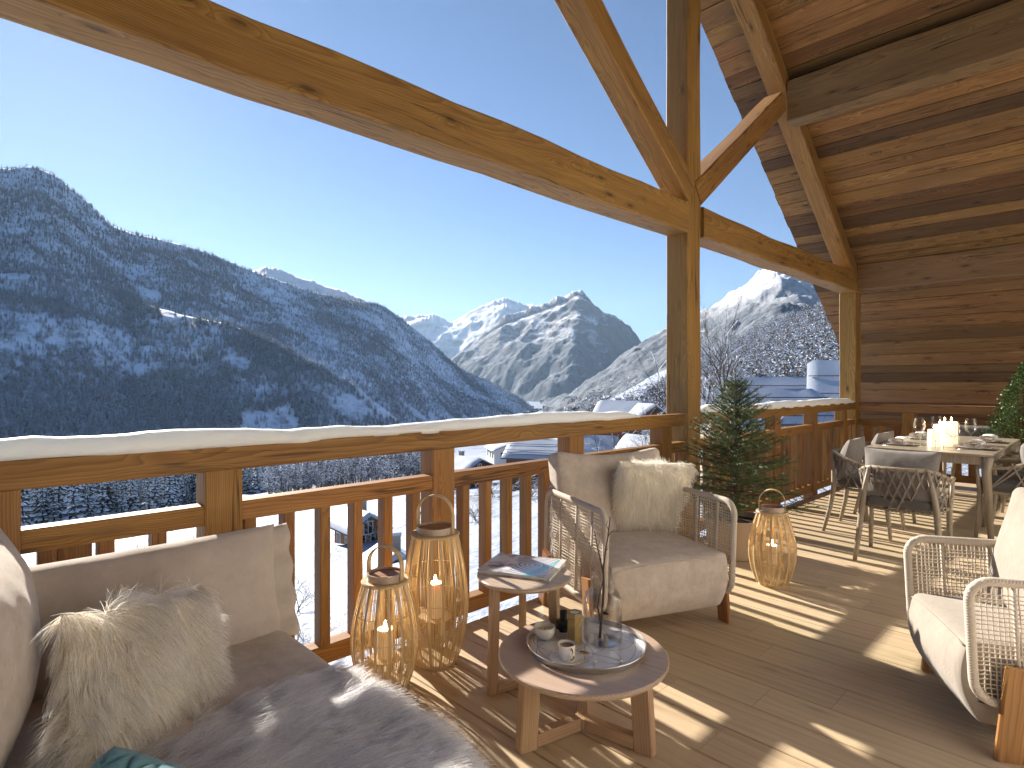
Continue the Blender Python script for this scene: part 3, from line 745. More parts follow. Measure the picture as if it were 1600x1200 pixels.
# frosted broadleaf trees and dark firs on the slope at the right, seen past the king post
frost = [frost_mesh(40 + i, H=h_) for i, h_ in enumerate((11, 13, 9))]
def right_fn(px, f): return 0.85 if f > 95 + max(0, 1180 - px) * 0.15 else 0.0
P_right = ground_trees(3600, 31, 1010, 1420, 90, 520, right_fn)
def low_fn(px, f): return (0.8 if mnoise.noise((px * 0.02, f * 0.03, 8)) > -0.1 else 0.05) * sstep(160, 200, f)
P_mid = ground_trees(700, 37, 905, 1075, 100, 430, lambda px, f: 0.8)
P_low = ground_trees(1300, 33, 420, 700, 150, 330, low_fn)
P_fr = np.concatenate([P_right, P_low, P_mid]); fr_near, fr_rest = split_near(P_fr, 160)
fobs = []
for p in fr_near:
    k = rd.randrange(3); o = link('frosted_tree', frost[k], loc=p); s_ = rd.uniform(0.6, 1.15); o.scale = (s_,) * 3; o.rotation_euler = (0, 0, rd.uniform(0, 6.28))
    wz_ = zone(p); ht_ = ('middling', 'tall', 'low')[k]; tag(o, ht_ + ' leafless tree white with hoar frost, ' + wz_, 'tree', ht_ + ' frosted trees, ' + wz_); fobs.append(o)
scatter('frosted_wood', fr_rest, [next(o for o in fobs if o.data is frost[k]) for k in range(3)], 0.6, 1.15, 24)
fpats = [next(o for o in fobs if o.data is frost[k]) for k in range(3)]
scatter('mountain_forest', P_left, pats[:3] + fpats + fpats[:2], 0.36, 0.74, 22)
scatter('spur_forest', P_spur, pats + fpats[:2], 0.45, 0.8, 23)
# young firs among them
for px, f in ((1176, 150), (1225, 128), (1262, 140), (1275, 122), (1188, 260), (1240, 210), (1292, 180), (1150, 240), (1300, 112)):
    r_ = (px - 800) / 915 * f; w = wc(r_, f); k = rd.randrange(5)
    o = link('conifer_tree', None, loc=(w.x, w.y, ground_z(r_, f) - 0.3)); s_ = rd.uniform(0.35, 0.6); o.scale = (s_,) * 3; link('crown', protos[k][0], o)
    tag(o, 'small dark fir among frosted trees on the right hand slope', 'tree', 'firs on the right hand slope'); link('trunk', protos[k][1], o)

# ------------------------------------------------------------------ the valley air
mb = MB(); mb.box((0, 0, 950), (26000, 26000, 2300)); 
t = NT('valley_haze'); t.t.nodes.remove(t.b); pv = t.n('VolumePrincipled'); pv.inputs['Color'].default_value = (0.50, 0.72, 1.0, 1); pv.inputs['Density'].default_value = 3.3e-5; pv.inputs['Anisotropy'].default_value = 0.26
t.l(pv.outputs[0], t.t.nodes['Material Output'].inputs['Volume'])
tag(obj('haze', mb, t.m), kind='stuff')
#@@VILLAGE
# ================================================================== VILLAGE AND NEAR TREES
def plain(name, col, rough=0.8, nsc=6, var=0.18, **k):
    t = NT(name); co = t.obj(); t.set(t.mix(t.noise(co, nsc, 5, 0.65), tuple(c * (1 - var) for c in col), tuple(min(1, c * (1 + var)) for c in col)), rough, **k); return t.m
def cladding(name, col):
    t = NT(name); co = t.obj(); w = t.n('TexWave'); w.bands_direction = 'Z'; w.inputs['Scale'].default_value = 2.2; w.inputs['Distortion'].default_value = 0.4; t.l(co, w.inputs['Vector'])
    t.set(t.mix(t.math('MULTIPLY', w.outputs['Fac'], 0.6), tuple(c * 0.6 for c in col), col), 0.85); return t.m
C_BROWN = cladding('chalet_boards', (0.20, 0.095, 0.045)); C_RED = cladding('red_boards', (0.30, 0.085, 0.045)); C_ORANGE = cladding('orange_larch_boards', (0.42, 0.17, 0.06))
C_BEIGE = plain('beige_render', (0.50, 0.41, 0.30)); C_WHITE = plain('white_render', (0.66, 0.65, 0.63)); C_DARK = cladding('dark_boards', (0.075, 0.05, 0.038))
GLASS_D = NT('dark_window_glass').set((0.02, 0.025, 0.03), 0.08)
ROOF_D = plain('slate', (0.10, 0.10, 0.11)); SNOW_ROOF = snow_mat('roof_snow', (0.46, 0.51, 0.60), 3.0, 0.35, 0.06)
STONE = plain('chimney_stone', (0.28, 0.25, 0.22))
def chalet(label, px, ytop, f, w, l, rot, wall, pitch=0.62, depth=None, fixtures=True, snowguard=False, group='snow covered houses below the terrace', over=0.7):
    """ridge along local Y; gables at the ends"""
    r_ = (px - 800) / 915 * f; p = wc(r_, f); zr = CAM_H - (ytop - 600) / 915 * f; zg = ground_z(r_, f) - 1.2
    zb = min(zg, zr - 6.5); H = zr - zb - 0.25; ez = H - w / 2 * pitch
    t = thing('chalet', label, 'house', (p.x, p.y, zb), rot + YAW, group)
    mb = MB(); x, y = w / 2, l / 2
    mb.add([(-x, -y, 0), (x, -y, 0), (x, -y, ez), (0, -y, H), (-x, -y, ez), (-x, y, 0), (x, y, 0), (x, y, ez), (0, y, H), (-x, y, ez)],
           [(0, 1, 2, 3, 4), (9, 8, 7, 6, 5), (0, 4, 9, 5), (1, 6, 7, 2)])
    obj('wall', mb, wall, t)
    xo = x + over; zo = H - xo * pitch; yo = y + over
    mb = MB(); mb.add([(-xo, -yo, zo), (0, -yo, H), (xo, -yo, zo), (xo, yo, zo), (0, yo, H), (-xo, yo, zo)] + [(-xo, -yo, zo + .16), (0, -yo, H + .16), (xo, -yo, zo + .16), (xo, yo, zo + .16), (0, yo, H + .16), (-xo, yo, zo + .16)],
                      [(0, 1, 4, 5), (1, 2, 3, 4), (11, 10, 7, 6), (10, 9, 8, 7), (6, 7, 1, 0), (7, 8, 2, 1), (5, 4, 10, 11), (4, 3, 9, 10), (0, 5, 11, 6), (3, 2, 8, 9)])
    rf = obj('roof', mb, ROOF_D, t)
    mb = MB(); n = 12
    def sp(sg):
        def P(u, v):
            a = u; b = v * 2 - 1; e = min(1, (1 - abs(b)) * 9, (1.0 - a) * 9) ; e = max(0, e) ** 0.5
            X = sg * (xo - 0.03) * a; Z = H + 0.165 - abs(X) * pitch + 0.34 * e * (1 + 0.25 * mnoise.noise((X * 0.5 + px, b * l * 0.25, 1))) - 0.10 * (1 - a) * 0
            return Vector((X * (1 if sg > 0 else 1), (yo - 0.03) * b * (1 if sg > 0 else -1), Z))
        return P
    for sg in (1, -1): mb.grid(sp(sg), n, n + 4)
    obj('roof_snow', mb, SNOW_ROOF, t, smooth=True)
    if fixtures:
        mb = MB(); cx = x * 0.35; mb.box((cx, y * 0.3, H - cx * pitch + 0.55), (0.75, 0.75, 1.9)); ch = obj('chimney', mb, STONE, rf)
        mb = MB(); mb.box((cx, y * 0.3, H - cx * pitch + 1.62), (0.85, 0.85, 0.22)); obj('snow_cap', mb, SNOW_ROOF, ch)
        for (wx, wz) in ((-w * .22, ez - 1.3), (w * .22, ez - 1.3), (0, ez + 0.5 * (H - ez) - .6)):
            mb = MB(); fr = 0.09
            for q in ((-.5, 0, .1, 1.35), (.5, 0, .1, 1.35), (0, -.65, 1.1, .1), (0, .65, 1.1, .1), (0, 0, .06, 1.3)): mb.box((wx + q[0], -y - .03, wz + q[1]), (q[2], .10, q[3]))
            wi = obj('window', mb, C_WHITE if wall is not C_WHITE else C_DARK, t)
            mb = MB(); mb.box((wx, -y - .01, wz), (.98, .03, 1.28)); obj('pane', mb, GLASS_D, wi)
        for k in range(max(2, int(l / 3))):
            yy = -y + l * (k + .5) / max(2, int(l / 3))
            for sg in (-1, 1):
                mb = MB(); mb.box((sg * (x + .02), yy, ez - 1.5), (.06, 1.0, 1.3)); wi = obj('window', mb, C_WHITE if wall is not C_WHITE else C_DARK, t)
                mb = MB(); mb.box((sg * (x + .035), yy, ez - 1.5), (.06, .8, 1.1)); obj('pane', mb, GLASS_D, wi)
        if snowguard:
            mb = MB()
            for sg in (1, -1):
                for a in (0.35, 0.7, 0.93):
                    X = sg * xo * a; mb.tube([(X, -yo + .2, H + .62 - abs(X) * pitch), (X, yo - .2, H + .62 - abs(X) * pitch)], 0.04, 5)
            obj('snow_guard', mb, C_DARK, rf)
    return t
chalet('red gabled chalet with blue shaded snowy roof rising above the railing', 972, 628, 95, 7.5, 7, R(62), C_RED)
chalet('brown gabled chalet end behind the red chalet near the king post', 1004, 632, 92, 5.5, 6, R(20), C_BROWN, fixtures=False)
chalet('white house with dark windows seen between rail and mid rail', 790, 690, 150, 8, 9, R(14), C_WHITE, pitch=0.35)
chalet('house whose flat white roof fills the slot left of the armchair back', 846, 689, 90, 8, 9, R(75), C_BROWN, pitch=0.45, snowguard=True)
chalet('low house with pale blue roof right of the rail post behind the tall lantern', 722, 714, 110, 7, 9, R(50), C_DARK, pitch=0.40)
chalet('dark boarded barn in the slot just left of the king post', 924, 683, 78, 5, 6, R(80), C_DARK)
chalet('beige rendered house in the slot left of the king post', 972, 674, 120, 9, 9, R(85), C_BEIGE, pitch=0.4)
chalet('house with a steep snowy verge in the slot touching the king post', 1012, 684, 64, 5, 6, R(35), C_BEIGE, pitch=0.9)
chalet('long low house under a plain snow roof beyond the bare tree', 1208, 592, 78, 13, 15, R(92), C_BROWN, pitch=0.5, snowguard=True)
chalet('steep snow roofed chalet with orange gable beside the far post', 1330, 566, 62, 9.5, 7, R(62), C_ORANGE, pitch=0.95, snowguard=True)
chalet('nearest house roof with snow guards behind the spruce tip', 1178, 612, 50, 8, 10, R(90), C_BEIGE, pitch=0.5, snowguard=True)
chalet('small orange brown cabin on the snow slope seen between balusters', 561, 798, 62, 3.6, 4.2, R(40), C_ORANGE)
chalet('small red shed on the snow slope behind the small lantern', 608, 858, 44, 3.2, 3.6, R(25), C_RED)
chalet('brown chalet on the slope right of the tall lantern handle', 716, 800, 70, 5.5, 6, R(35), C_BROWN)
chalet('dark chalet half hidden by balusters below the white house', 800, 770, 85, 6, 6, R(70), C_DARK)
chalet('chalet with white verge low behind the first balusters', 655, 775, 100, 7, 7, R(20), C_BROWN)
# the far village on the valley floor: a few pixels each
def hut_mesh():
    mb = MB(); mb.add([(-5, -6, -3), (5, -6, -3), (5, -6, 5), (0, -6, 8.5), (-5, -6, 5), (-5, 6, -3), (5, 6, -3), (5, 6, 5), (0, 6, 8.5), (-5, 6, 5)], [(0, 1, 2, 3, 4), (9, 8, 7, 6, 5), (0, 4, 9, 5), (1, 6, 7, 2)])
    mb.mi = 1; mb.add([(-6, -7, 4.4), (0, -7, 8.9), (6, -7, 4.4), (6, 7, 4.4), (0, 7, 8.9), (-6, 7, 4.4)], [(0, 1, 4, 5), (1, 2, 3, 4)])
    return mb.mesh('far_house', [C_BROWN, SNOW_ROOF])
hm = hut_mesh(); rd = random.Random(44)
for i in range(46):
    px = rd.uniform(812, 960); f = rd.uniform(1150, 3000); r_ = (px - 800) / 915 * f; w = wc(r_, f)
    o = link('far_house', hm, loc=(w.x, w.y, ground_z(r_, f) + 2)); o.rotation_euler = (0, 0, rd.uniform(0, 3.1)); s_ = rd.uniform(0.8, 1.5); o.scale = (s_, s_, s_ * .8)
    tag(o, 'tiny snow roofed house far down on the valley floor', 'house', 'far houses on the valley floor')

def bare_tree(name, label, group, px, f, H, seed, zoff=0.0, snow=True, stems=1, levels=5, spread=0.5, ntw=3, lean=0.1, thick=0.012):
    rd = random.Random(seed); wood_ = MB(); sn = MB()
    def grow(p, d, L, r, lv):
        n = 4; pts = [p]; dd = d.copy()
        for i in range(n):
            dd = (dd + Vector((rd.gauss(0, .16), rd.gauss(0, .16), rd.gauss(0.03, .10)))).normalized(); pts.append(pts[-1] + dd * L / n)
        rs = [r * (1 - 0.5 * i / n) for i in range(n + 1)]
        wood_.tube(pts, rs, 5 if lv > 2 else 3, caps=False)
        if snow and abs(dd.z) < 0.85 and 0.006 < r < 0.12 and rd.random() < 0.5:
            up = Vector((0, 0, 1)); sn.tube([q + up * (a * 1.0) for q, a in zip(pts, rs)], [max(a * 0.8, 0.014) for a in rs], 4, caps=False)
        if lv == 0: return
        for k in range(rd.randint(ntw - 1, ntw + 1)):
            t_ = rd.uniform(0.35, 1.0); i = min(n - 1, int(t_ * n)); q = pts[i].lerp(pts[i + 1], t_ * n - i)
            ax = Vector((rd.gauss(0, 1), rd.gauss(0, 1), rd.gauss(0, .45))).normalized()
            nd = (dd * rd.uniform(0.5, 1.0) + ax * spread * rd.uniform(0.8, 1.5)).normalized()
            grow(q, nd, L * rd.uniform(0.5, 0.75), rs[i] * 0.68, lv - 1)
        grow(pts[-1], dd, L * 0.65, rs[-1] * 0.9, lv - 1)
    for s_ in range(stems):
        b = Vector((rd.gauss(0, .5), rd.gauss(0, .5), -0.4)) if stems > 1 else Vector((0, 0, -0.4))
        grow(b, Vector((rd.gauss(0, lean), rd.gauss(0, lean), 1)).normalized(), H * 0.42, H * thick, levels)
    r_ = (px - 800) / 915 * f; w = wc(r_, f)
    t = thing(name, label, 'tree', (w.x, w.y, ground_z(r_, f) + zoff), 0, group)
    obj('branches', wood_, BARK, t, smooth=True)
    if snow: tag(obj('twig_snow', sn, SNOW_T, t, smooth=True), kind='stuff')
    return t
bare_tree('bare_tree', 'large leafless tree with snow on its branches just right of the king post', None, 1126, 27, 11.6, 3, 0, True, 2, 5, 0.50, 3, 0.12, 0.0155)
bare_tree('bare_tree', 'leaning leafless tree with snowy twigs in front of the long snow roof', None, 1150, 32, 8.0, 8, 0, True, 1, 4, 0.6, 3, 0.32, 0.0150)
bare_tree('bare_tree', 'frosty leafless tree between the houses left of the king post', None, 950, 60, 10, 12, 0, True, 1, 5, 0.55, 3, 0.1, 0.010)
bare_tree('bare_tree', 'frosty leafless tree beside the steep verge close to the king post', None, 1024, 55, 9, 14, 0, True, 2, 5, 0.55, 3, 0.1, 0.010)
SAP = ['leftmost', 'second', 'third', 'tall', 'forked', 'far', 'short', 'distant', 'lone']
k = 0
for px, f, H in ((172, 30, 6.5), (196, 27, 6.5), (210, 34, 7), (264, 30, 6), (280, 36, 7), (236, 40, 7), (300, 26, 5), (150, 38, 7), (60, 30, 5)):
    bare_tree('bare_sapling', SAP[k] + ' thin leafless sapling on the snow seen between the first balusters', 'saplings below the railing', px, f, H, 60 + k, 0, True, 2, 4, 0.4, 3, 0.12, 0.0085); k += 1
SHR = ['low dark', 'second low', 'wide', 'tall pale', 'distant', 'snowy', 'rightmost', 'sparse', 'bushy']
for j_, (px, f, H) in enumerate(((445, 22, 2.6), (455, 30, 3), (590, 60, 4), (700, 90, 5), (770, 80, 5), (640, 75, 5), (830, 70, 5), (530, 70, 4), (745, 60, 4))):
    bare_tree('bare_shrub', SHR[j_] + ' leafless shrub on the snow slope below the railing', 'shrubs below the railing', px, f, H, 80 + k, 0, True, 4, 3, 0.8, 4, 0.5, 0.013); k += 1
# shrub with snow behind the far post
bare_tree('bare_shrub', 'snowy shrub peeping between far post and end wall', None, 1356, 10.5, 3.2, 99, 4.4, True, 4, 4, 0.7, 4, 0.4, 0.007)
#@@FURNITURE
# ================================================================== FURNITURE
def fabric(name, a, b, weave=900, nsc=9, rough=0.92, streak=(1, 1, 1), bs=0.25):
    t = NT(name); co = t.obj()
    n = t.math('ADD', t.math('MULTIPLY', t.noise(t.map(co, streak), nsc, 6, 0.68), 0.7), t.math('MULTIPLY', t.noise(t.map(co, (1, 1, 0.22)), nsc * 14, 3, 0.6), 0.3))
    col = t.ramp(n, [(0.32, b), (0.66, a)])
    w1 = t.n('TexWave'); w1.bands_direction = 'X'; w1.inputs['Scale'].default_value = weave / 6; t.l(co, w1.inputs['Vector'])
    w2 = t.n('TexWave'); w2.bands_direction = 'Z'; w2.inputs['Scale'].default_value = weave / 6; t.l(co, w2.inputs['Vector'])
    hh = t.math('ADD', t.math('MULTIPLY', t.math('ADD', w1.outputs['Fac'], w2.outputs['Fac']), 0.35), t.math('ADD', t.noise(co, weave / 3, 3, 0.7), t.math('ADD', t.math('MULTIPLY', t.noise(co, 16, 4), 2.0), t.math('MULTIPLY', t.noise(t.map(co, (1.0, 1.6, 1.0)), 6, 3, 0.6, 1.2), 5.0))))
    t.bump(hh, bs, 0.004)
    t.set(col, rough, Specular_IOR_Level=0.15); t.b.inputs['Sheen Weight'].default_value = 0.25; t.b.inputs['Sheen Roughness'].default_value = 0.5
    return t.m
F_CHENILLE = fabric('taupe_chenille', (0.64, 0.565, 0.50), (0.44, 0.375, 0.315), nsc=13)
F_LINEN = fabric('taupe_linen', (0.60, 0.53, 0.475), (0.51, 0.445, 0.39), nsc=20)
F_PALE = fabric('pale_chenille', (0.36, 0.32, 0.275), (0.29, 0.25, 0.21))
F_GREY = fabric('grey_outdoor_fabric', (0.215, 0.20, 0.188), (0.175, 0.162, 0.15), nsc=30, bs=0.12)
F_GREYD = fabric('dark_grey_fabric', (0.13, 0.125, 0.12), (0.10, 0.097, 0.092), nsc=30)
F_TEAL = fabric('teal_velvet', (0.20, 0.42, 0.45), (0.14, 0.33, 0.36), nsc=14, bs=0.1)
t = NT('taupe_rope'); co = t.obj(); h = t.noise(co, 260, 3, 0.6); t.bump(h, 0.5, 0.002); t.set(t.mix(t.noise(co, 40, 4), (0.52, 0.45, 0.37), (0.68, 0.61, 0.52)), 0.85, Specular_IOR_Level=0.2); ROPE = t.m
t = NT('grey_strap'); co = t.obj(); t.bump(t.noise(co, 300, 3), 0.3, 0.001); t.set(t.mix(t.noise(co, 50, 3), (0.17, 0.14, 0.115), (0.25, 0.21, 0.175)), 0.7); STRAP = t.m
t = NT('rope_wrap'); co = t.obj(); w = t.n('TexWave'); w.wave_type = 'BANDS'; w.bands_direction = 'DIAGONAL'; w.inputs['Scale'].default_value = 60; t.l(co, w.inputs['Vector']); t.bump(w.outputs['Fac'], 0.45, 0.003)
t.set(t.mix(t.math('MULTIPLY', w.outputs['Fac'], 0.5), (0.62, 0.555, 0.48), (0.48, 0.42, 0.35)), 0.85, Specular_IOR_Level=0.2); WRAP = t.m

def fur_mat(name, root, tip):
    t = NT(name); hi = t.n('HairInfo')
    col = t.mix(hi.outputs['Intercept'], root, tip); rr = t.math('ADD', t.math('MULTIPLY', hi.outputs['Random'], 0.42), 0.72)
    hs = t.n('HueSaturation'); t.l(rr, hs.inputs['Value']); t.l(col, hs.inputs['Color'])
    t.t.nodes.remove(t.b); di = t.n('BsdfDiffuse'); tl = t.n('BsdfTranslucent'); mx = t.n('MixShader'); mx.inputs[0].default_value = 0.5
    t.l(hs.outputs[0], di.inputs[0]); t.l(hs.outputs[0], tl.inputs[0]); t.l(di.outputs[0], mx.inputs[1]); t.l(tl.outputs[0], mx.inputs[2]); t.l(mx.outputs[0], t.t.nodes['Material Output'].inputs[0]); return t.m
FUR_W = fur_mat('cream_wool', (0.93, 0.87, 0.76), (0.99, 0.98, 0.96)); FUR_G = fur_mat('grey_long_fur', (0.80, 0.79, 0.81), (0.98, 0.98, 0.99))
FUR_BASE_W = plain('cream_hide', (0.92, 0.86, 0.74), 0.9); FUR_BASE_G = plain('grey_hide', (0.88, 0.88, 0.90), 0.9)
def fur(name, parent, me, n, length, mat, seed, flow, lift=0.6, wave=0.35, radius=0.0006, npt=6, clump=0.5, keep=None, grav=0.5):
    """strands rooted on the triangles of a mesh, combed along flow(p, n)"""
    rd = np.random.default_rng(seed); me.calc_loop_triangles()
    nt = len(me.loop_triangles); tv = np.empty(nt * 3, np.int32); me.loop_triangles.foreach_get('vertices', tv); tv = tv.reshape(-1, 3)
    co = np.empty(len(me.vertices) * 3, np.float32); me.vertices.foreach_get('co', co); co = co.reshape(-1, 3)
    no = np.empty(len(me.vertices) * 3, np.float32); me.vertices.foreach_get('normal', no); no = no.reshape(-1, 3)
    a, b, c = co[tv[:, 0]], co[tv[:, 1]], co[tv[:, 2]]
    ar = np.linalg.norm(np.cross(b - a, c - a), axis=1); ix = rd.choice(nt, n, p=ar / ar.sum())
    u = rd.random(n); v = rd.random(n); m = u + v > 1; u[m] = 1 - u[m]; v[m] = 1 - v[m]
    P = a[ix] + (b - a)[ix] * u[:, None] + (c - a)[ix] * v[:, None]
    Nn = no[tv[ix, 0]] * (1 - u - v)[:, None] + no[tv[ix, 1]] * u[:, None] + no[tv[ix, 2]] * v[:, None]; Nn /= np.linalg.norm(Nn, axis=1)[:, None] + 1e-9
    if keep is not None:
        k_ = keep(P, Nn, rd); P, Nn = P[k_], Nn[k_]; n = len(P)
    out = np.empty((n, npt, 3), np.float32); seg = length / (npt - 1)
    cl = np.array([(mnoise.noise(tuple(p * 26 + seed)), mnoise.noise(tuple(p * 26 + 31 + seed)), mnoise.noise(tuple(p * 26 + 67 + seed))) for p in P])
    bg = np.array([(mnoise.noise(tuple(p * 7 + seed)), mnoise.noise(tuple(p * 7 + 11 + seed)), mnoise.noise(tuple(p * 7 + 23 + seed))) for p in P])
    F = np.array([flow(p, q) for p, q in zip(P, Nn)]); jit = rd.normal(0, 0.11, (n, 3)); ln = rd.uniform(0.6, 1.1, n) * (1 + 0.5 * bg[:, 0])
    D = Nn * lift + F + cl * clump * 1.6 + bg * wave * 2 + jit; D /= np.linalg.norm(D, axis=1)[:, None]
    p = P - Nn * 0.001
    for i in range(npt):
        out[:, i] = p
        D = D + np.array((0, 0, -1)) * grav * 0.16 + rd.normal(0, 0.05, (n, 3)) + F * 0.10
        D /= np.linalg.norm(D, axis=1)[:, None]
        # do not dive back under the skin
        dn = (D * Nn).sum(1); D = D + Nn * np.maximum(0, 0.08 - dn)[:, None]; D /= np.linalg.norm(D, axis=1)[:, None]
        p = p + D * (seg * ln)[:, None]
    hc = bpy.data.hair_curves.new(name); hc.add_curves([npt] * n)
    hc.attributes['position'].data.foreach_set('vector', out.ravel())
    ra = hc.attributes.get('radius') or hc.attributes.new('radius', 'FLOAT', 'POINT')
    ra.data.foreach_set('value', np.tile(np.linspace(radius, radius * 0.25, npt), n).astype(np.float32))
    hc.materials.append(mat)
    return tag(link(name, hc, parent), kind='stuff')

# ------------------------------------------------------------------ lounge armchairs (local +X = facing, seat centre at origin)
def rounded_loop(x0, x1, z0, z1, r, y, n=6, slant=0.0):
    pts = []
    for cx, cz, a0 in ((x1 - r, z1 - r, 0), (x0 + r, z1 - r, 90), (x0 + r, z0 + r, 180), (x1 - r, z0 + r, 270)):
        for k in range(n + 1):
            a = R(a0 + 90 * k / n); z = cz + r * math.sin(a); x = cx + r * math.cos(a)
            pts.append(Vector((x + slant * (z - z0), y, z)))
    return pts
def armchair(label, loc, rz, W=0.80, cm=None, sz=0.0, H=0.70, bx=0.0):
    t = thing('armchair', label, 'armchair', loc, rz, 'rope sided lounge armchairs')
    cm = cm or F_CHENILLE
    D0, D1, z0, z1 = -0.36 + bx * 0.6, 0.36, 0.19, H; hw = W / 2
    # seat block: domed top, belly at the front
    def seatf(o):
        x, y, z = o; k = (z + 0.15) / 0.30
        if x > 0.1: x += 0.028 * math.sin(math.pi * min(1, max(0, k * 0.95 + 0.05))) - 0.045 * max(0.0, 1 - k) ** 2.5
        return Vector((x, y * (1 - 0.03 * (1 - k)), z))
    mb = soft_box(0.70, W - 0.07, 0.31, 0.022, 16, (0.02, 0.0, 0.028), fn=seatf)
    obj('seat_cushion', mb, cm, t, smooth=True, loc=(0.02, 0, 0.27 + sz))
    mb = MB(); mb.tube([(0.02 + 0.355, y, 0.412 + sz - 0.012 * abs(y / 0.3) ** 3) for y in np.linspace(-hw + 0.05, hw - 0.05, 14)], 0.004, 6)
    obj('piping', mb, cm, t, smooth=True)
    # back cushion leaning back
    def backf(o):
        x, y, z = o; return Vector((x - 0.09 * (y / hw) ** 2 * -0.3 + 0.012 * mnoise.noise((y * 5, z * 5, 2)), y, z + (0.034 * (y / hw) ** 2) * (z > 0)))
    mb = soft_box(0.17, W - 0.05, 0.50, 0.045, 16, (0.030, 0.004, -0.012), fn=backf)
    M = Matrix.Translation((-0.30 + bx, 0, 0.655 + sz)) @ Matrix.Rotation(R(-14), 4, 'Y'); obj('back_cushion', mb, cm, t, smooth=True, M=M)
    for s in (1, -1):
        lp = rounded_loop(D0, D1, z0, z1, 0.075, s * hw, slant=0.05)
        mb = MB(); mb.tube(lp, 0.017, 10, closed=True); obj('arm_frame', mb, WRAP, t, smooth=True)
        for xr in (-0.16, 0.04, 0.22):
            mb = MB(); mb.tube([(xr, s * hw, z0 + 0.01), (xr + 0.05 * (z1 - z0), s * hw, z1 - 0.01)], 0.008, 6); obj('arm_rib', mb, WRAP, t, smooth=True)
    mb = MB(); mb.tube([(D0 + 0.03, hw, z1 - 0.02), (D0 - 0.06, hw * 0.8, z1), (D0 - 0.09, 0, z1), (D0 - 0.06, -hw * 0.8, z1), (D0 + 0.03, -hw, z1 - 0.02)], 0.016, 8); obj('back_rail', mb, WRAP, t, smooth=True)
    # woven rope panels: separate strands, slightly uneven
    rd = random.Random(17); mb = MB(); st = 0.0165; rr = 0.0027
    for s in (1, -1):
        n = int((D1 - D0 - 0.03) / st)
        for i in range(n):
            x = D0 + 0.02 + i * st; j = rd.uniform(-.002, .002)
            mb.tube([(x + j + 0.05 * (z - z0) + rd.uniform(-.0018, .0018), s * (hw + 0.002 * (-1) ** k), z) for k, z in enumerate(np.linspace(z0 + 0.006, z1 - 0.006, 9))], rr, 4, caps=False)
        m = int((z1 - z0 - 0.03) / st)
        for i in range(m):
            z = z0 + 0.016 + i * st; j = rd.uniform(-.002, .002)
            mb.tube([(x + 0.05 * (z - z0), s * (hw + 0.002 * (-1) ** k), z + j + rd.uniform(-.0022, .0022)) for k, x in enumerate(np.linspace(D0 + 0.004, D1 - 0.004, 13))], rr, 4, caps=False)
    def bk(yv):   # curve of the back in plan
        a = yv / hw; return D0 + 0.03 - 0.12 * (1 - abs(a) ** 3)
    for i in range(int(W / st)):
        y = -hw + i * st; mb.tube([(bk(y) * (1 if z > 0.3 else 0.98), y, z) for z in np.linspace(z0 + 0.02, z1 - 0.005, 6)], rr, 4, caps=False)
    for i in range(int((z1 - z0 - 0.03) / st)):
        z = z0 + 0.02 + i * st; mb.tube([(bk(y), y, z + rd.uniform(-.002, .002)) for y in np.linspace(-hw, hw, 16)], rr, 4, caps=False)
    tag(obj('woven_rope', mb, ROPE, t, smooth=True), kind='stuff')
    mb = MB(); mb.tube(rounded_loop(D0 + 0.02, D1 - 0.02, -hw + 0.03, hw - 0.03, 0.05, 0)[:], 0.012, 6, closed=True)
    mb.v = [(x, z, 0.17) for x, y, z in mb.v]; obj('base_frame', mb, WRAP, t)
    for sx, sy_ in ((1, 1), (1, -1), (-1, 1), (-1, -1)):
        top = (0.235 * sx if sx > 0 else -0.27, sy_ * (hw + 0.032), 0.335); bot = (0.27 if sx > 0 else -0.35, sy_ * (hw + 0.030), 0.0)
        timber('leg', bot, top, 0.026, 0.088, W_LEG, t, up=(1, 0, 0), ch=0.006)
    return t
A1 = (-1.97, 2.90); armchair('taupe armchair with white fur pillow beside the railing and king post', (*A1, 0), R(-23.5))
A2 = (-0.20, 3.16); armchair('pale armchair cut off by the picture edge at lower right', (*A2, 0), R(-150.6), W=0.62, cm=F_PALE, H=0.63, sz=-0.035, bx=0.25)

# ------------------------------------------------------------------ sofa along the railing
so = thing('sofa', 'deep taupe sofa with low seat along the railing in the left foreground', 'sofa')
def seat_fn(o): return Vector((o.x, o.y, o.z + 0.010 * mnoise.noise((o.x * 3, o.y * 3, 1)) * (o.z > 0)))
mb = soft_box(1.36, 2.40, 0.22, 0.055, 22, (0.01, 0.01, 0.03), fn=seat_fn); obj('seat_cushion', mb, F_CHENILLE, so, smooth=True, loc=(-1.80, -0.24, 0.295))
mb = soft_box(1.32, 2.34, 0.14, 0.02, 5); obj('sofa_base', mb, F_CHENILLE, so, smooth=True, loc=(-1.80, -0.24, 0.115))
for x, y in ((-1.22, 0.85), (-2.38, 0.85), (-1.22, -1.3), (-2.38, -1.3)):
    mb = MB(); mb.lathe([(0.022, 0), (0.03, 0.05)], 12, (x, y, 0)); obj('leg', mb, W_LEG, so)
mb = soft_box(0.10, 2.3, 0.42, 0.03, 6); obj('back_rest', mb, F_CHENILLE, so, smooth=True, loc=(-2.45, -0.27, 0.40))

def place(o, loc, rx, ry, rz): o.matrix_basis = Matrix.Translation(loc) @ Matrix.Rotation(rz, 4, 'Z') @ Matrix.Rotation(ry, 4, 'Y') @ Matrix.Rotation(rx, 4, 'X'); return o
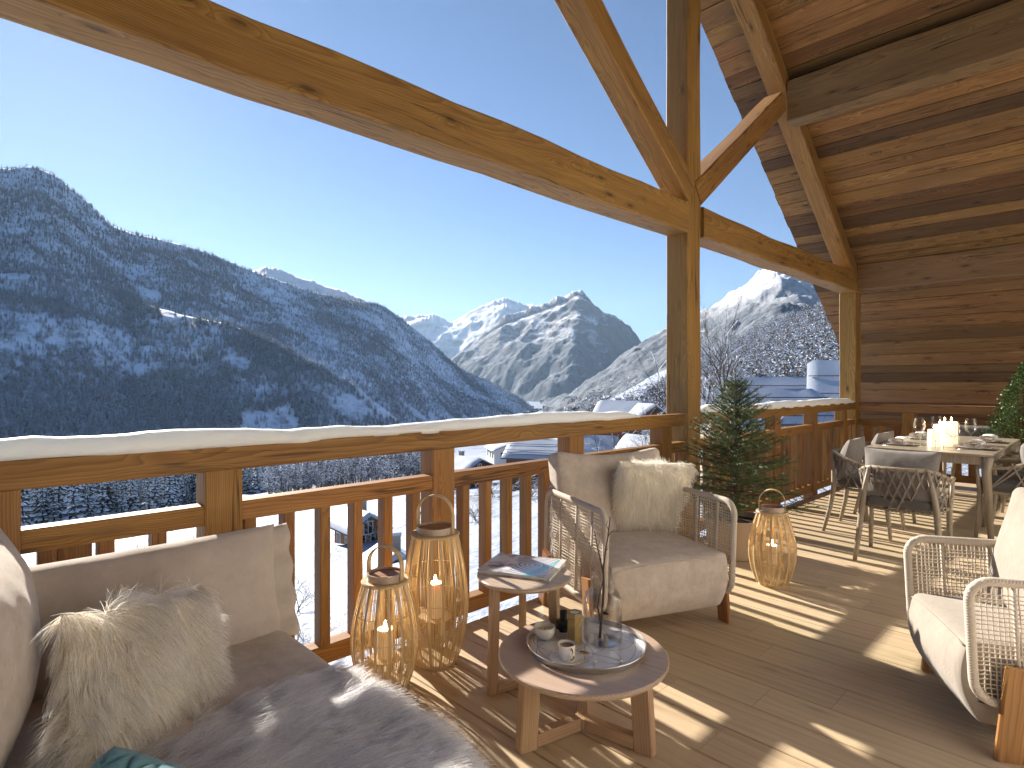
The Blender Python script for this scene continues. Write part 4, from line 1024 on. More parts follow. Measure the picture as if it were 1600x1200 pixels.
# long back pillow with flat flange, leaning on the sofa back
o = obj('long_pillow', pillow_mb(1.16, 0.44, 0.22, 40, 0.03, 0.022, 3), F_LINEN, smooth=True)
place(o, (-2.30, 0.37, 0.575), R(14), 0, R(-90)); tag(o, 'long taupe linen pillow leaning on the railing side of the sofa', 'pillow')
mb = MB()
def fl(u, v):
    z = (u - 0.5) * 0.41; return Vector((-0.545 - 0.085 * v, 0.016 * math.sin(u * 23) * v + 0.01 * v, z * (1 + 0.05 * v)))
mb.grid(fl, 24, 5); fo = obj('flange', mb, F_LINEN, o, smooth=True)
sd = fo.modifiers.new('cloth', 'SOLIDIFY'); sd.thickness = 0.004
# big plump cushion at the near end
o = obj('large_cushion', pillow_mb(0.86, 0.66, 0.40, 36, 0.04, 0.012, 9), F_CHENILLE, smooth=True)
place(o, (-2.00, -0.02, 0.62), R(-8), 0, R(-8)); tag(o, 'big plump taupe cushion filling the left picture edge', 'cushion')

# white fur pillow on the sofa
def fur_pillow(label, loc, rx, ry, rz, w, h, t_, seed, n, ln, flow=None):
    mb = pillow_mb(w, h, t_, 22, 0.05, 0.012, seed); me = mb.mesh('fur_pillow', FUR_BASE_W, True)
    o = link('fur_pillow', me); place(o, loc, rx, ry, rz); tag(o, label, 'pillow', 'white fur pillows')
    fl_ = flow or (lambda p, q: np.array((0.12 * math.sin(p[2] * 9 + seed), 0, -0.55)))
    fur('fur', o, me, n, ln, FUR_W, seed, fl_, lift=0.75, wave=0.5, radius=0.0007, clump=0.45, grav=1.0)
    return o
fur_pillow('cream white long haired fur pillow on the sofa', (-1.87, 0.40, 0.575), R(16), R(-9), R(-58), 0.46, 0.36, 0.17, 4, 24000, 0.075)
fur_pillow('fluffy white fur pillow in the corner of the taupe armchair', (-2.02, 3.14, 0.655), R(18), R(4), R(66), 0.50, 0.46, 0.18, 8, 18000, 0.065)

# grey fur throw lying over the seat
mb = MB()
TZ = 0.418
def thr(u, v):
    x = -1.76 + 0.72 * u + 0.05 * math.sin(v * 5); y = -0.25 + 1.26 * v - 0.10 * (1 - u) ** 2 * v
    z = TZ + 0.012 * mnoise.noise((x * 4, y * 4, 3)) + 0.004
    e = max(0, x + 1.19); z -= e * e * 3.2 ; e2 = max(0, y - 0.90); z -= e2 * e2 * 9
    return Vector((x, y, z))
mb.grid(thr, 26, 36); me = mb.mesh('fur_throw', FUR_BASE_G, True); o = link('fur_throw', me); tag(o, 'long haired grey fur throw spread over the sofa seat', 'throw')
sd = o.modifiers.new('hide', 'SOLIDIFY'); sd.thickness = 0.006
def keep_up(P, Nn, rd): return Nn[:, 2] > -2
fur('fur', o, me, 34000, 0.080, FUR_G, 12, lambda p, q: np.array((0.25 + 0.9 * max(0, p[0] + 1.35), 0.75 + 0.25 * math.sin(p[0] * 9), -0.1)), lift=0.36, wave=0.22, radius=0.0006, clump=0.26, grav=0.5)

# teal quilted cushion
mb = MB()
def quilt(w, h, t_, n=44):
    for sg in (1, -1):
        def P(u, v):
            a, b = u * 2 - 1, v * 2 - 1; th = t_ / 2 * (max(0, 1 - a**4) * max(0, 1 - b**4)) ** 0.5
            x, z = w / 2 * a, h / 2 * b; s = 0.062
            g = min(abs(((x / s + z / (s * 1.7)) % 1) - .5), abs(((x / s - z / (s * 1.7)) % 1) - .5), abs(((z / (s * 0.85)) % 1) - .5))
            th *= 0.70 + 0.30 * min(1, (max(0, 0.5 - 0) and (0.5 - max(abs(((x / s + z / (s * 1.7)) % 1) - .5), abs(((x / s - z / (s * 1.7)) % 1) - .5), abs(((z / (s * .85)) % 1) - .5)))) * 5.5) ** 0.5
            return Vector((-sg * x, sg * th, z))
        mb.grid(P, n, n)
quilt(0.34, 0.34, 0.15, 56)
o = obj('quilted_cushion', mb, F_TEAL, smooth=True); place(o, (-1.335, 0.235, 0.440), R(-62), R(10), R(35)); tag(o, 'teal velvet cushion quilted in triangles at the bottom edge', 'cushion')

# ------------------------------------------------------------------ round tables
def y_table(name, label, loc, r, h, th, leg_in, ang, legw, legt):
    t = thing(name, label, 'table', (*loc, 0), 0, 'round oak side tables')
    mb = MB(); mb.lathe([(0.0, h - th), (r - 0.012, h - th), (r - 0.003, h - th + 0.008), (r, h - th * 0.5), (r, h - 0.004), (r - 0.004, h), (0.0, h)], 64, close=False)
    M = Matrix.Rotation(R(15), 4, 'Z'); obj('table_top', mb, W_TABLE, t, smooth='auto', M=M)
    for a in ang:
        c, s = math.cos(R(a)), math.sin(R(a)); rb = leg_in; rt = leg_in * 0.93
        timber('leg', (c * rb, s * rb, 0.0), (c * rt, s * rt, h - th - 0.001), legt, legw, W_OAKLEG, t, up=(c, s, 0), ch=0.004)
        timber('stretcher', (c * 0.022, s * 0.022, legt * 0.62), (c * (rb - legw / 2 - 0.001), s * (rb - legw / 2 - 0.001), legt * 0.62), legt * 0.98, legt * 1.15, W_OAKLEG, t, ch=0.003)
    mb = MB(); mb.lathe([(0, legt * 0.10), (legt * 0.72, legt * 0.10), (legt * 0.72, legt * 1.135), (0, legt * 1.135)], 6, close=False); hb_ = obj('hub', mb, W_OAKLEG, t); hb_.rotation_euler.z = R(ang[0])
    return t
CT = (-1.46, 1.80); CTH = 0.30
y_table('coffee_table', 'larger low round oak table carrying the silver tray', CT, 0.33, CTH, 0.026, 0.262, (-103, 10, 129), 0.075, 0.042)
ST = (-1.85, 1.87); STH = 0.50
y_table('side_table', 'smaller taller round oak table carrying the magazine', ST, 0.212, STH, 0.022, 0.160, (-106, 14, 138), 0.042, 0.034)

# magazine with a printed cover
t = NT('magazine_cover'); co = t.obj(); sx = t.n('SeparateXYZ'); t.l(co, sx.inputs[0])
dx = t.math('MULTIPLY', t.math('SUBTRACT', sx.outputs[0], 0.065), 1.0); dy = t.math('MULTIPLY', t.math('SUBTRACT', sx.outputs[1], 0.01), 1.25)
rad = t.math('SQRT', t.math('ADD', t.math('MULTIPLY', dx, dx), t.math('MULTIPLY', dy, dy)))
rad = t.math('ADD', rad, t.math('MULTIPLY', t.noise(co, 9, 2), 0.03))
rings = t.ramp(t.math('FRACT', t.math('MULTIPLY', rad, 42)), [(0.0, (0.08, 0.09, 0.12)), (0.25, (0.48, 0.47, 0.48)), (0.75, (0.74, 0.73, 0.74)), (0.95, (0.16, 0.18, 0.22))])
left = t.ramp(t.noise(co, 13, 4, 0.6, 0.6), [(0.34, (0.09, 0.10, 0.15)), (0.44, (0.52, 0.50, 0.54)), (0.56, (0.78, 0.78, 0.82))])
sel = t.math('GREATER_THAN', sx.outputs[0], -0.035); col = t.mix(sel, left, rings)
bl = t.math('MULTIPLY', t.math('LESS_THAN', t.math('ABSOLUTE', t.math('SUBTRACT', t.math('ADD', sx.outputs[0], t.math('MULTIPLY', sx.outputs[1], -0.35)), 0.115)), 0.018), sel)
col = t.mix(bl, col, (0.16, 0.45, 0.62))
edge = t.math('GREATER_THAN', sx.outputs[0], 0.145); col = t.mix(edge, col, (0.66, 0.66, 0.68))
t.set(col, 0.16, Coat_Weight=0.4); COVER = t.m
PAPER = plain('page_edges', (0.72, 0.68, 0.60), 0.8)
mg = thing('magazine', 'glossy magazine with swirling cover lying on the smaller round table', 'magazine', (-1.908, 1.920, STH), R(26))
mb = MB(); mb.box((0, 0, 0.0075), (0.335, 0.272, 0.013)); obj('pages', mb, PAPER, mg)
mb = MB(); mb.box((0, 0, 0.0150), (0.342, 0.28, 0.0018)); mb.box((0, 0, 0.0009), (0.342, 0.28, 0.0016)); mb.box((0, 0.1400, 0.0079), (0.342, 0.0016, 0.0155)); obj('cover', mb, COVER, mg)

# tray and what stands on it
t = NT('etched_silver'); co = t.obj(); sx = t.n('SeparateXYZ'); t.l(co, sx.inputs[0])
def ringline(cx, cy_, r_):
    a = t.math('SUBTRACT', sx.outputs[0], cx); b = t.math('SUBTRACT', sx.outputs[1], cy_)
    d = t.math('SQRT', t.math('ADD', t.math('MULTIPLY', a, a), t.math('MULTIPLY', b, b)))
    return t.math('LESS_THAN', t.math('ABSOLUTE', t.math('SUBTRACT', d, r_)), 0.0011)
acc = None
for k in range(6):
    a = math.pi * k / 3
    q = ringline(0.11 * math.cos(a), 0.11 * math.sin(a), 0.11); acc = q if acc is None else t.math('MAXIMUM', acc, q)
for r_ in (0.075, 0.195): acc = t.math('MAXIMUM', acc, ringline(0, 0, r_))
t.set(t.mix(acc, (0.80, 0.80, 0.82), (0.30, 0.27, 0.25)), t.math('ADD', t.math('MULTIPLY', t.noise(co, 60, 4), 0.2), 0.24), Metallic=0.35); SILVER_E = t.m
t = NT('brushed_silver'); co = t.obj(); t.set((0.66, 0.64, 0.62), t.math('ADD', t.math('MULTIPLY', t.noise(t.map(co, (1, 1, 30)), 20, 3), 0.25), 0.2), Metallic=0.9); SILVER = t.m
TR = (-1.478, 1.845)
tr = thing('serving_tray', 'round silver tray etched with rings on the low round table', 'tray', (*TR, CTH), R(20))
mb = MB(); mb.lathe([(0, 0.002), (0.222, 0.002), (0.222, 0.005), (0, 0.005)], 64, close=False); obj('tray_bottom', mb, SILVER_E, tr, smooth='auto')
mb = MB(); mb.lathe([(0.2225, 0.0), (0.232, 0.0), (0.238, 0.022), (0.2365, 0.024), (0.234, 0.023), (0.2285, 0.004), (0.2225, 0.004)], 64, close=False); obj('tray_rim', mb, SILVER, tr, smooth='auto')
TZ0 = CTH + 0.0052
PORC = plain('white_porcelain', (0.80, 0.79, 0.77), 0.18, 3, 0.02); GOLD = NT('gold_lustre').set((0.72, 0.47, 0.20), 0.22, Metallic=1.0)
t = NT('coffee'); co = t.obj(); t.set(t.ramp(t.noise(co, 60, 3, 0.6, 1.5), [(0.40, (0.07, 0.022, 0.008)), (0.60, (0.30, 0.13, 0.05))]), 0.15); COFFEE = t.m
SA = (-1.447, 1.690)
sa = thing('saucer', 'white gold rimmed saucer under the coffee cup', 'saucer', (*SA, TZ0), 0)
mb = MB(); mb.lathe([(0.0, 0.0), (0.032, 0.0), (0.045, 0.005), (0.068, 0.012), (0.0685, 0.0135), (0.045, 0.0075), (0.030, 0.004), (0.0, 0.004)], 48, close=False); obj('dish', mb, PORC, sa, smooth='auto')
mb = MB(); mb.tube([(0.0685 * math.cos(a), 0.0685 * math.sin(a), 0.0130) for a in np.linspace(0, 6.2832, 48, endpoint=False)], 0.0012, 5, closed=True); obj('gold_rim', mb, GOLD, sa, smooth=True)
cp = thing('coffee_cup', 'small white coffee cup with gold rim and gold handle', 'cup', (SA[0] - 0.003, SA[1] + 0.004, TZ0 + 0.0042), R(-20))
mb = MB(); mb.lathe([(0.0, 0.0), (0.026, 0.0), (0.030, 0.006), (0.0335, 0.058), (0.032, 0.058), (0.0285, 0.008), (0.0, 0.005)], 40, close=False); obj('cup_body', mb, PORC, cp, smooth='auto')
mb = MB(); mb.tube([(0.0328 * math.cos(a), 0.0328 * math.sin(a), 0.0582) for a in np.linspace(0, 6.2832, 40, endpoint=False)], 0.0011, 5, closed=True); obj('gold_rim', mb, GOLD, cp, smooth=True)
mb = MB(); mb.lathe([(0.0, 0.048), (0.0310, 0.048)], 32, close=False); obj('coffee', mb, COFFEE, cp)
mb = MB(); mb.tube([(0.030 + 0.022 * math.sin(a), 0, 0.030 + 0.021 * math.cos(a)) for a in np.linspace(0.15, 3.0, 12)], 0.0032, 8); obj('handle', mb, GOLD, cp, smooth=True)
sp = thing('teaspoon', 'silver teaspoon resting across saucer and tray', 'spoon', (0, 0, 0), 0)
p0, p1 = Vector((-1.418, 1.762, TZ0 + 0.015)), Vector((-1.288, 1.826, TZ0 + 0.004))
mb = MB(); mb.tube([p0.lerp(p1, k) + Vector((0, 0, 0.004 * math.sin(k * 3.1))) for k in np.linspace(0.12, 1, 10)], [0.0016] * 6 + [0.002, 0.0026, 0.003, 0.002], 6); obj('spoon_handle', mb, SILVER, sp, smooth=True)
mb = MB(); ax = (p1 - p0).normalized(); bx = Vector((-ax.y, ax.x, 0))
mb.grid(lambda u, v: p0 + ax * (0.021 * math.sqrt(v) * math.cos(6.2832 * u)) + bx * (0.0135 * math.sqrt(v) * math.sin(6.2832 * u)) + Vector((0, 0, 0.005 * (v - 1))), 20, 6, wrap_u=True)
b_ = obj('spoon_bowl', mb, GOLD, sp, smooth=True); b_.modifiers.new('metal', 'SOLIDIFY').thickness = 0.0012
mb = soft_box(0.016, 0.016, 0.014, 0.0015, 4); o = obj('sugar_cube', mb, snow_mat('sugar', (0.82, 0.81, 0.79), 400, 0.6, 0.001), loc=(-1.352, 1.740, TZ0 + 0.0072)); o.rotation_euler.z = 0.5; tag(o, 'white sugar cube on the silver tray', 'sugar cube')
# bowl candle, black candlestick, hexagonal block
t = NT('wax'); t.set((0.80, 0.74, 0.62), 0.45, Subsurface_Weight=0.25, Subsurface_Scale=0.02); t.b.inputs['Subsurface Radius'].default_value = (1, 0.6, 0.35); WAX = t.m
t = NT('alabaster'); co = t.obj(); t.set(t.mix(t.noise(co, 30, 5, 0.6, 1.0), (0.74, 0.70, 0.60), (0.86, 0.84, 0.78)), 0.2, Subsurface_Weight=0.2, Subsurface_Scale=0.02); ALAB = t.m
cb = thing('bowl_candle', 'white alabaster bowl holding a small candle on the tray', 'candle', (-1.632, 1.768, TZ0))
mb = MB(); mb.lathe([(0.0, 0.0), (0.018, 0.0), (0.034, 0.012), (0.0425, 0.032), (0.043, 0.052), (0.0405, 0.053), (0.038, 0.034), (0.028, 0.015), (0.0, 0.010)], 40, close=False); obj('bowl', mb, ALAB, cb, smooth='auto')
mb = MB(); mb.lathe([(0.0, 0.012), (0.0285, 0.018), (0.0375, 0.034), (0.0, 0.035)], 32, close=False); obj('wax', mb, WAX, cb, smooth='auto')
mb = MB(); mb.tube([(0, 0, 0.034), (0.001, 0, 0.044)], 0.0012, 5); obj('wick', mb, C_DARK, cb)
BLACK = NT('black_matt_iron').set((0.012, 0.012, 0.013), 0.45)
o = MB(); o.lathe([(0.0, 0.0), (0.018, 0.0), (0.020, 0.006), (0.020, 0.012), (0.034, 0.016), (0.034, 0.040), (0.030, 0.044), (0.0155, 0.046), (0.0155, 0.085), (0.013, 0.086), (0.011, 0.070), (0.0, 0.070)], 40, close=False)
o = obj('candlestick', o, BLACK, smooth='auto', loc=(-1.628, 1.880, TZ0)); tag(o, 'stout black candlestick at the back of the tray', 'candlestick')
hb = thing('candle_block', 'tall hexagonal wooden candle holder on the tray', 'candle holder', (-1.530, 1.838, TZ0), R(10))
mb = MB(); mb.lathe([(0.032, 0.0), (0.034, 0.002), (0.034, 0.118), (0.0325, 0.120), (0.0205, 0.120), (0.0205, 0.112), (0.0, 0.112)], 6, close=False); mb.add([(0.032 * math.cos(k * math.pi / 3), 0.032 * math.sin(k * math.pi / 3), 0) for k in range(6)], [(5, 4, 3, 2, 1, 0)])
bo = obj('block', mb, wood('gilded_block', (0.55, 0.38, 0.17), (0.45, 0.29, 0.11), (0.22, 0.12, 0.04), ring=60, knots=0, rough=0.4), hb)
mb = MB(); mb.lathe([(0.0, 0.1122), (0.0195, 0.1122), (0.0195, 0.1185), (0.0, 0.1175)], 24, close=False); obj('tealight', mb, WAX, hb, smooth='auto')
# glass jar with a bare branch
t = NT('clear_glass'); t.set((0.96, 0.98, 0.98), 0.0, Transmission_Weight=1.0, IOR=1.45); GLASS = t.m
VX = (-1.455, 1.925)
o = MB(); o.lathe([(0.0, 0.004), (0.066, 0.003), (0.074, 0.012), (0.075, 0.17), (0.068, 0.192), (0.050, 0.205), (0.046, 0.215), (0.046, 0.262), (0.049, 0.268), (0.0505, 0.264), (0.0488, 0.216), (0.053, 0.208), (0.071, 0.195), (0.0775, 0.172), (0.0772, 0.008), (0.070, 0.0), (0.0, 0.0)], 56, close=False)
o = obj('glass_jar', o, GLASS, smooth='auto', loc=(*VX, TZ0)); tag(o, 'clear shouldered glass jar vase standing on the tray', 'vase')
br = MB(); rd = random.Random(2)
def twig(pts, r): br.tube(pts, [r * (1 - .55 * i / (len(pts) - 1)) for i in range(len(pts))], 7)
b0 = Vector((VX[0], VX[1], TZ0))
def q(dx, dz): w = wc(dx, 0); return b0 + Vector((w.x, w.y, dz))
twig([q(-0.012, 0.012), q(-0.006, 0.08), q(0.0, 0.15), q(0.004, 0.22), q(0.002, 0.29), q(0.010, 0.36), q(0.020, 0.42), q(0.026, 0.47), q(0.030, 0.505)], 0.0055)
twig([q(-0.010, 0.08), q(-0.022, 0.14), q(-0.010, 0.20), q(0.004, 0.255)], 0.004)
twig([q(0.003, 0.27), q(-0.010, 0.33), q(-0.022, 0.38), q(-0.030, 0.425), q(-0.036, 0.45)], 0.0038)
twig([q(0.022, 0.425), q(0.032, 0.44), q(0.046, 0.452), q(0.058, 0.451)], 0.0022); twig([q(0.024, 0.45), q(0.014, 0.47), q(0.020, 0.49)], 0.002)
twig([q(0.010, 0.36), q(0.020, 0.375), q(0.022, 0.39)], 0.002); twig([q(-0.022, 0.38), q(-0.014, 0.40), q(-0.018, 0.42)], 0.0018)
o = obj('bare_branch', br, plain('twig_bark', (0.075, 0.055, 0.045), 0.8, 60, 0.4), smooth=True); tag(o, 'thin bare branch standing in the glass jar', 'branch')
#@@MORE
# ------------------------------------------------------------------ bamboo lanterns
t = NT('bamboo'); co = t.obj(); g = t.noise(t.map(co, (60, 60, 3)), 1.0, 4)
t.bump(t.noise(t.map(co, (220, 220, 8)), 1.0, 3), 0.3, 0.001)
t.set(t.ramp(g, [(0.3, (0.66, 0.51, 0.30)), (0.7, (0.48, 0.345, 0.175))]), 0.42); BAMBOO = t.m
t = NT('candle_flame'); t.set((1, 0.6, 0.2), 0.5, Emission_Color=(1.0, 0.62, 0.25), Emission_Strength=28.0); FLAME = t.m
t = NT('lit_candle_top'); t.set((0.9, 0.8, 0.6), 0.5, Emission_Color=(1.0, 0.66, 0.30), Emission_Strength=7.0); GLOW = t.m
def lantern(label, loc, r_mid, r_top, r_base, h, hh, cand_z, seed, power):
    """h = height of the slatted body, hh = handle above the drum"""
    t = thing('bamboo_lantern', label, 'lantern', (*loc, 0), seed * 0.37, 'bamboo lanterns')
    def rad(u):   # barrel profile
        if u < 0.47: k = u / 0.47; return r_base + (r_mid - r_base) * math.sin(k * math.pi / 2) ** 0.82
        k = (u - 0.47) / 0.53; return r_mid + (r_top - r_mid) * (1 - math.cos(k * math.pi / 2)) ** 0.95
    N = 16; rd = random.Random(seed)
    prof = [(rad(u), u * h) for u in np.linspace(0, 1, 15)]
    mb = MB(); mb.ribbon([(r_, 0, z) for r_, z in prof], 0.0115, [Vector((1, 0, 0))] * 15, 0.003); sl = mb.mesh('slat', BAMBOO)
    for k in range(N):
        o = link('slat', sl, t); o.rotation_euler = (0, 0, 2 * math.pi * k / N)
    mb = MB()
    for k in range(N):
        for q in range(1, 7):
            a = 2 * math.pi * (k + q / 7 + rd.uniform(-.02, .02)) / N; c, s = math.cos(a), math.sin(a); d = rd.uniform(-.003, .001)
            mb.tube([((r_ - 0.003 + d) * c, (r_ - 0.003 + d) * s, z) for r_, z in prof], 0.0017, 4, caps=False)
    tag(obj('thin_rod', mb, BAMBOO, t), kind='stuff')
    for u in (0.27, 0.50, 0.72):
        mb = MB(); r_ = rad(u) - 0.006; mb.tube([(r_ * math.cos(a), r_ * math.sin(a), u * h) for a in np.linspace(0, 6.2832, 40, endpoint=False)], 0.002, 5, closed=True); obj('hoop', mb, BAMBOO, t, smooth=True)
    mb = MB(); mb.lathe([(0, 0.0), (r_base + 0.003, 0.0), (r_base + 0.004, 0.008), (r_base, 0.014), (0, 0.014)], 40, close=False); obj('base_ring', mb, BAMBOO, t, smooth='auto')
    rt = r_top
    mb = MB(); mb.lathe([(rt * 0.72, h - 0.004), (rt + 0.006, h - 0.004), (rt + 0.008, h + 0.004), (rt + 0.004, h + 0.009), (rt * 0.72, h + 0.009)], 44, close=False); obj('top_ring', mb, BAMBOO, t, smooth='auto')
    rdm = rt * 0.80; dh = 0.040
    mb = MB(); mb.lathe([(rdm - 0.005, h + 0.002), (rdm - 0.005, h + dh), (rdm, h + dh), (rdm + 0.0015, h + 0.009)], 40, close=False); obj('drum', mb, W_TABLE, t, smooth='auto')
    mb = MB(); mb.lathe([(0, h + dh - 0.010), (rdm - 0.005, h + dh - 0.010)], 40, close=False); obj('lid', mb, W_LEG, t)
    pts = []; rr = rdm + 0.005
    for a in np.linspace(0, math.pi, 19):
        pts.append((rr * math.cos(a) if 0 < a < math.pi else rr * math.cos(a), 0, h + dh + (hh - rr if hh > rr else 0) * 1.0 + min(rr, hh) * math.sin(a)))
    pts = [(rr, 0, h + 0.010)] + pts + [(-rr, 0, h + 0.010)]
    nr = [Vector((p[0], 0, max(0, p[2] - h - dh))).normalized() if p[2] > h + dh else Vector((p[0], 0, 0)).normalized() for p in pts]
    mb = MB(); mb.ribbon(pts, 0.030, nr, 0.005); hd = obj('handle', mb, BAMBOO, t); hd.rotation_euler = (0, 0, R(28) - seed * 0.37)
    # shelf ring carrying the candle
    rs = rad(cand_z / h) - 0.008
    mb = MB(); mb.lathe([(0.0, cand_z - 0.006), (rs * .55, cand_z - 0.006), (rs * .55, cand_z), (0.0, cand_z)], 30, close=False); obj('shelf', mb, BAMBOO, t, smooth='auto')
    mb = MB()
    for a in (0, math.pi / 2): mb.tube([(-rs * math.cos(a), -rs * math.sin(a), cand_z - .009), (rs * math.cos(a), rs * math.sin(a), cand_z - .009)], 0.003, 5)
    obj('shelf_support', mb, BAMBOO, t)
    ch = h * 0.27; cr = 0.036
    c = thing('pillar_candle', 'lit pillar candle inside the ' + label.split(' standing')[0].split(' with')[0], 'candle', (*loc, cand_z + 0.0005), 0, 'candles in the lanterns')
    mb = MB(); mb.lathe([(0, 0), (cr, 0), (cr, ch), (cr - 0.006, ch + 0.001), (cr - 0.012, ch - 0.006), (0, ch - 0.008)], 30, close=False); obj('candle_wax', mb, WAX, c, smooth='auto')
    mb = MB(); mb.lathe([(0, ch - 0.0065), (0.022, ch - 0.005), (0.0, ch - 0.004)], 20, close=False); obj('molten_top', mb, GLOW, c, smooth=True)
    mb = MB(); mb.lathe([(0, ch - 0.004), (0.004, ch + 0.004), (0.0075, ch + 0.016), (0.004, ch + 0.032), (0, ch + 0.042)], 12, close=False); obj('flame', mb, FLAME, c, smooth=True)
    ld = bpy.data.lights.new('candle_light', 'POINT'); ld.energy = power * 0.16; ld.color = (1.0, 0.78, 0.50); ld.shadow_soft_size = 0.018
    lo = bpy.data.objects.new('candle_light', ld); COL.objects.link(lo); lo.parent = c; lo.location = (0, 0, ch + 0.03)
    return t
lantern('tall bamboo lantern standing between railing and round tables', (-2.325, 1.729), 0.162, 0.112, 0.105, 0.615, 0.150, 0.21, 1, 2.6)
lantern('small bamboo lantern standing half behind the grey fur throw', (-2.275, 1.415), 0.150, 0.098, 0.098, 0.47, 0.115, 0.13, 2, 2.2)
lantern('small bamboo lantern standing alone before the potted spruce', (-1.62, 4.018), 0.152, 0.095, 0.092, 0.485, 0.112, 0.13, 3, 1.8)

# ------------------------------------------------------------------ potted spruce
ps = thing('potted_spruce', 'small green spruce in a beige pot behind the taupe armchair', 'potted tree', (-2.10, 4.50, 0))
POT = plain('beige_clay', (0.42, 0.32, 0.235), 0.85, 8, 0.10); SOIL = plain('soil', (0.045, 0.032, 0.024), 0.95, 60, 0.5)
mb = MB(); mb.lathe([(0.0, 0.0), (0.19, 0.0), (0.2, 0.008), (0.235, 0.29), (0.237, 0.302), (0.222, 0.302), (0.215, 0.26), (0.0, 0.26)], 48, close=False); obj('pot', mb, POT, ps, smooth='auto')
mb = MB(); mb.lathe([(0.0, 0.262), (0.214, 0.262)], 30, close=False); obj('soil', mb, SOIL, ps)
t = NT('spruce_needles'); oi = t.n('NewGeometry'); t.set(t.mix(oi.outputs['Random Per Island'], (0.045, 0.080, 0.032), (0.125, 0.185, 0.072)), 0.6, Specular_IOR_Level=0.25); SPR = t.m
rd = random.Random(9); trunk = MB(); trunk.tube([(0, 0, 0.24), (0.01, 0, 0.7), (0, 0.005, 1.15), (0.0, 0.0, 1.44)], [0.022, 0.016, 0.008, 0.003], 7); nd = MB()
def needles(p, d, l):
    """one shoot clothed with needles"""
    d = d.normalized(); n = int(l / 0.0036); a = d.orthogonal().normalized(); b = d.cross(a)
    for i in range(n):
        q = p + d * (l * i / n); an = rd.uniform(0, 6.283); e = a * math.cos(an) + b * math.sin(an)
        nl = rd.uniform(0.015, 0.026); dr = (e * 0.8 + d * rd.uniform(0.35, 0.8)).normalized(); w = dr.cross(d).normalized() * 0.0016
        nd.add([q - w, q + w, q + dr * nl], [(0, 1, 2)])
for k in range(190):
    u = (k + rd.random()) / 190; z = 0.34 + 1.02 * u ** 0.95; L = (0.50 * (1 - u) ** 0.70 + 0.06) * rd.uniform(0.72, 1.18); an = k * 2.399 + rd.gauss(0, .25)
    up = 0.10 + 0.75 * u + rd.gauss(0, .08); dr = Vector((math.cos(an), math.sin(an), up)).normalized()
    p0 = Vector((0, 0, z)); pts = [p0]
    for i in range(5):
        dr = (dr + Vector((rd.gauss(0, .06), rd.gauss(0, .06), -0.035 + 0.02 * i))).normalized(); pts.append(pts[-1] + dr * L / 5)
    trunk.tube(pts, [0.0045 * (1 - i / 7) + 0.0008 for i in range(6)], 4, caps=False)
    for i in range(5):
        if i > 0: needles(pts[i], pts[i + 1] - pts[i], (pts[i + 1] - pts[i]).length)
        if i >= 1:
            for sg in (-1, 1):
                side = dr.cross(Vector((0, 0, 1))).normalized() * sg; tl = L * (0.42 - 0.055 * i) * rd.uniform(0.6, 1.15)
                d2 = (dr * 0.75 + side * rd.uniform(.6, 1.0) + Vector((0, 0, rd.uniform(-.40, .18)))); base = pts[i].lerp(pts[i+1], rd.random())
                needles(base, d2, tl)
                if tl > 0.07:
                    needles(base + d2.normalized() * tl * .45, d2.normalized() * .7 + side * rd.uniform(-.8, .8) + dr * .4, tl * .5)
needles(Vector((0, 0, 1.30)), Vector((0, 0, 1)), 0.17)
obj('trunk', trunk, BARK, ps); tag(obj('foliage', nd, SPR, ps), kind='stuff')

# ------------------------------------------------------------------ clipped boxwood at the right edge
bw = thing('boxwood_shrub', 'dense green conical shrub in a pot at the right picture edge by the end wall', 'shrub', (-0.62, 9.08, 0))
mb = MB(); mb.lathe([(0.0, 0.0), (0.22, 0.0), (0.26, 0.38), (0.24, 0.38), (0.23, 0.33), (0.0, 0.33)], 36, close=False); obj('pot', mb, POT, bw, smooth='auto')
t = NT('box_leaves'); oi = t.n('NewGeometry'); t.set(t.mix(oi.outputs['Random Per Island'], (0.030, 0.065, 0.018), (0.105, 0.175, 0.050)), 0.45, Specular_IOR_Level=0.4); BOX = t.m
lf = MB(); rd = random.Random(4); st = MB(); st.tube([(0, 0, 0.3), (0, 0, 1.5)], [0.025, 0.006], 6)
for k in range(15000):
    u = rd.random() ** 1.25; z = 0.42 + 1.30 * u; rm = 0.56 * (1 - u) ** 0.72 + 0.03
    a = rd.uniform(0, 6.283); lump = 1 + 0.22 * mnoise.noise((math.cos(a) * 2, math.sin(a) * 2, z * 3.5)) + 0.16 * mnoise.noise((math.cos(a) * 6, math.sin(a) * 6, z * 9))
    r_ = rm * lump * (1 - 0.42 * rd.random() ** 2.2) * (1.12 if rd.random() < .04 else 1)
    p = Vector((r_ * math.cos(a), r_ * math.sin(a), z)); d = (Vector((math.cos(a), math.sin(a), 0.5)) + Vector((rd.gauss(0, .5), rd.gauss(0, .5), rd.gauss(0, .5)))).normalized()
    s = d.orthogonal().normalized(); s = (s * math.cos(k) + d.cross(s) * math.sin(k)) * 0.0085; l = rd.uniform(0.018, 0.032)
    lf.add([p, p + d * l * .5 + s, p + d * l, p + d * l * .5 - s], [(0, 1, 2, 3)])
tag(obj('foliage', lf, BOX, bw), kind='stuff'); obj('stem', st, BARK, bw)

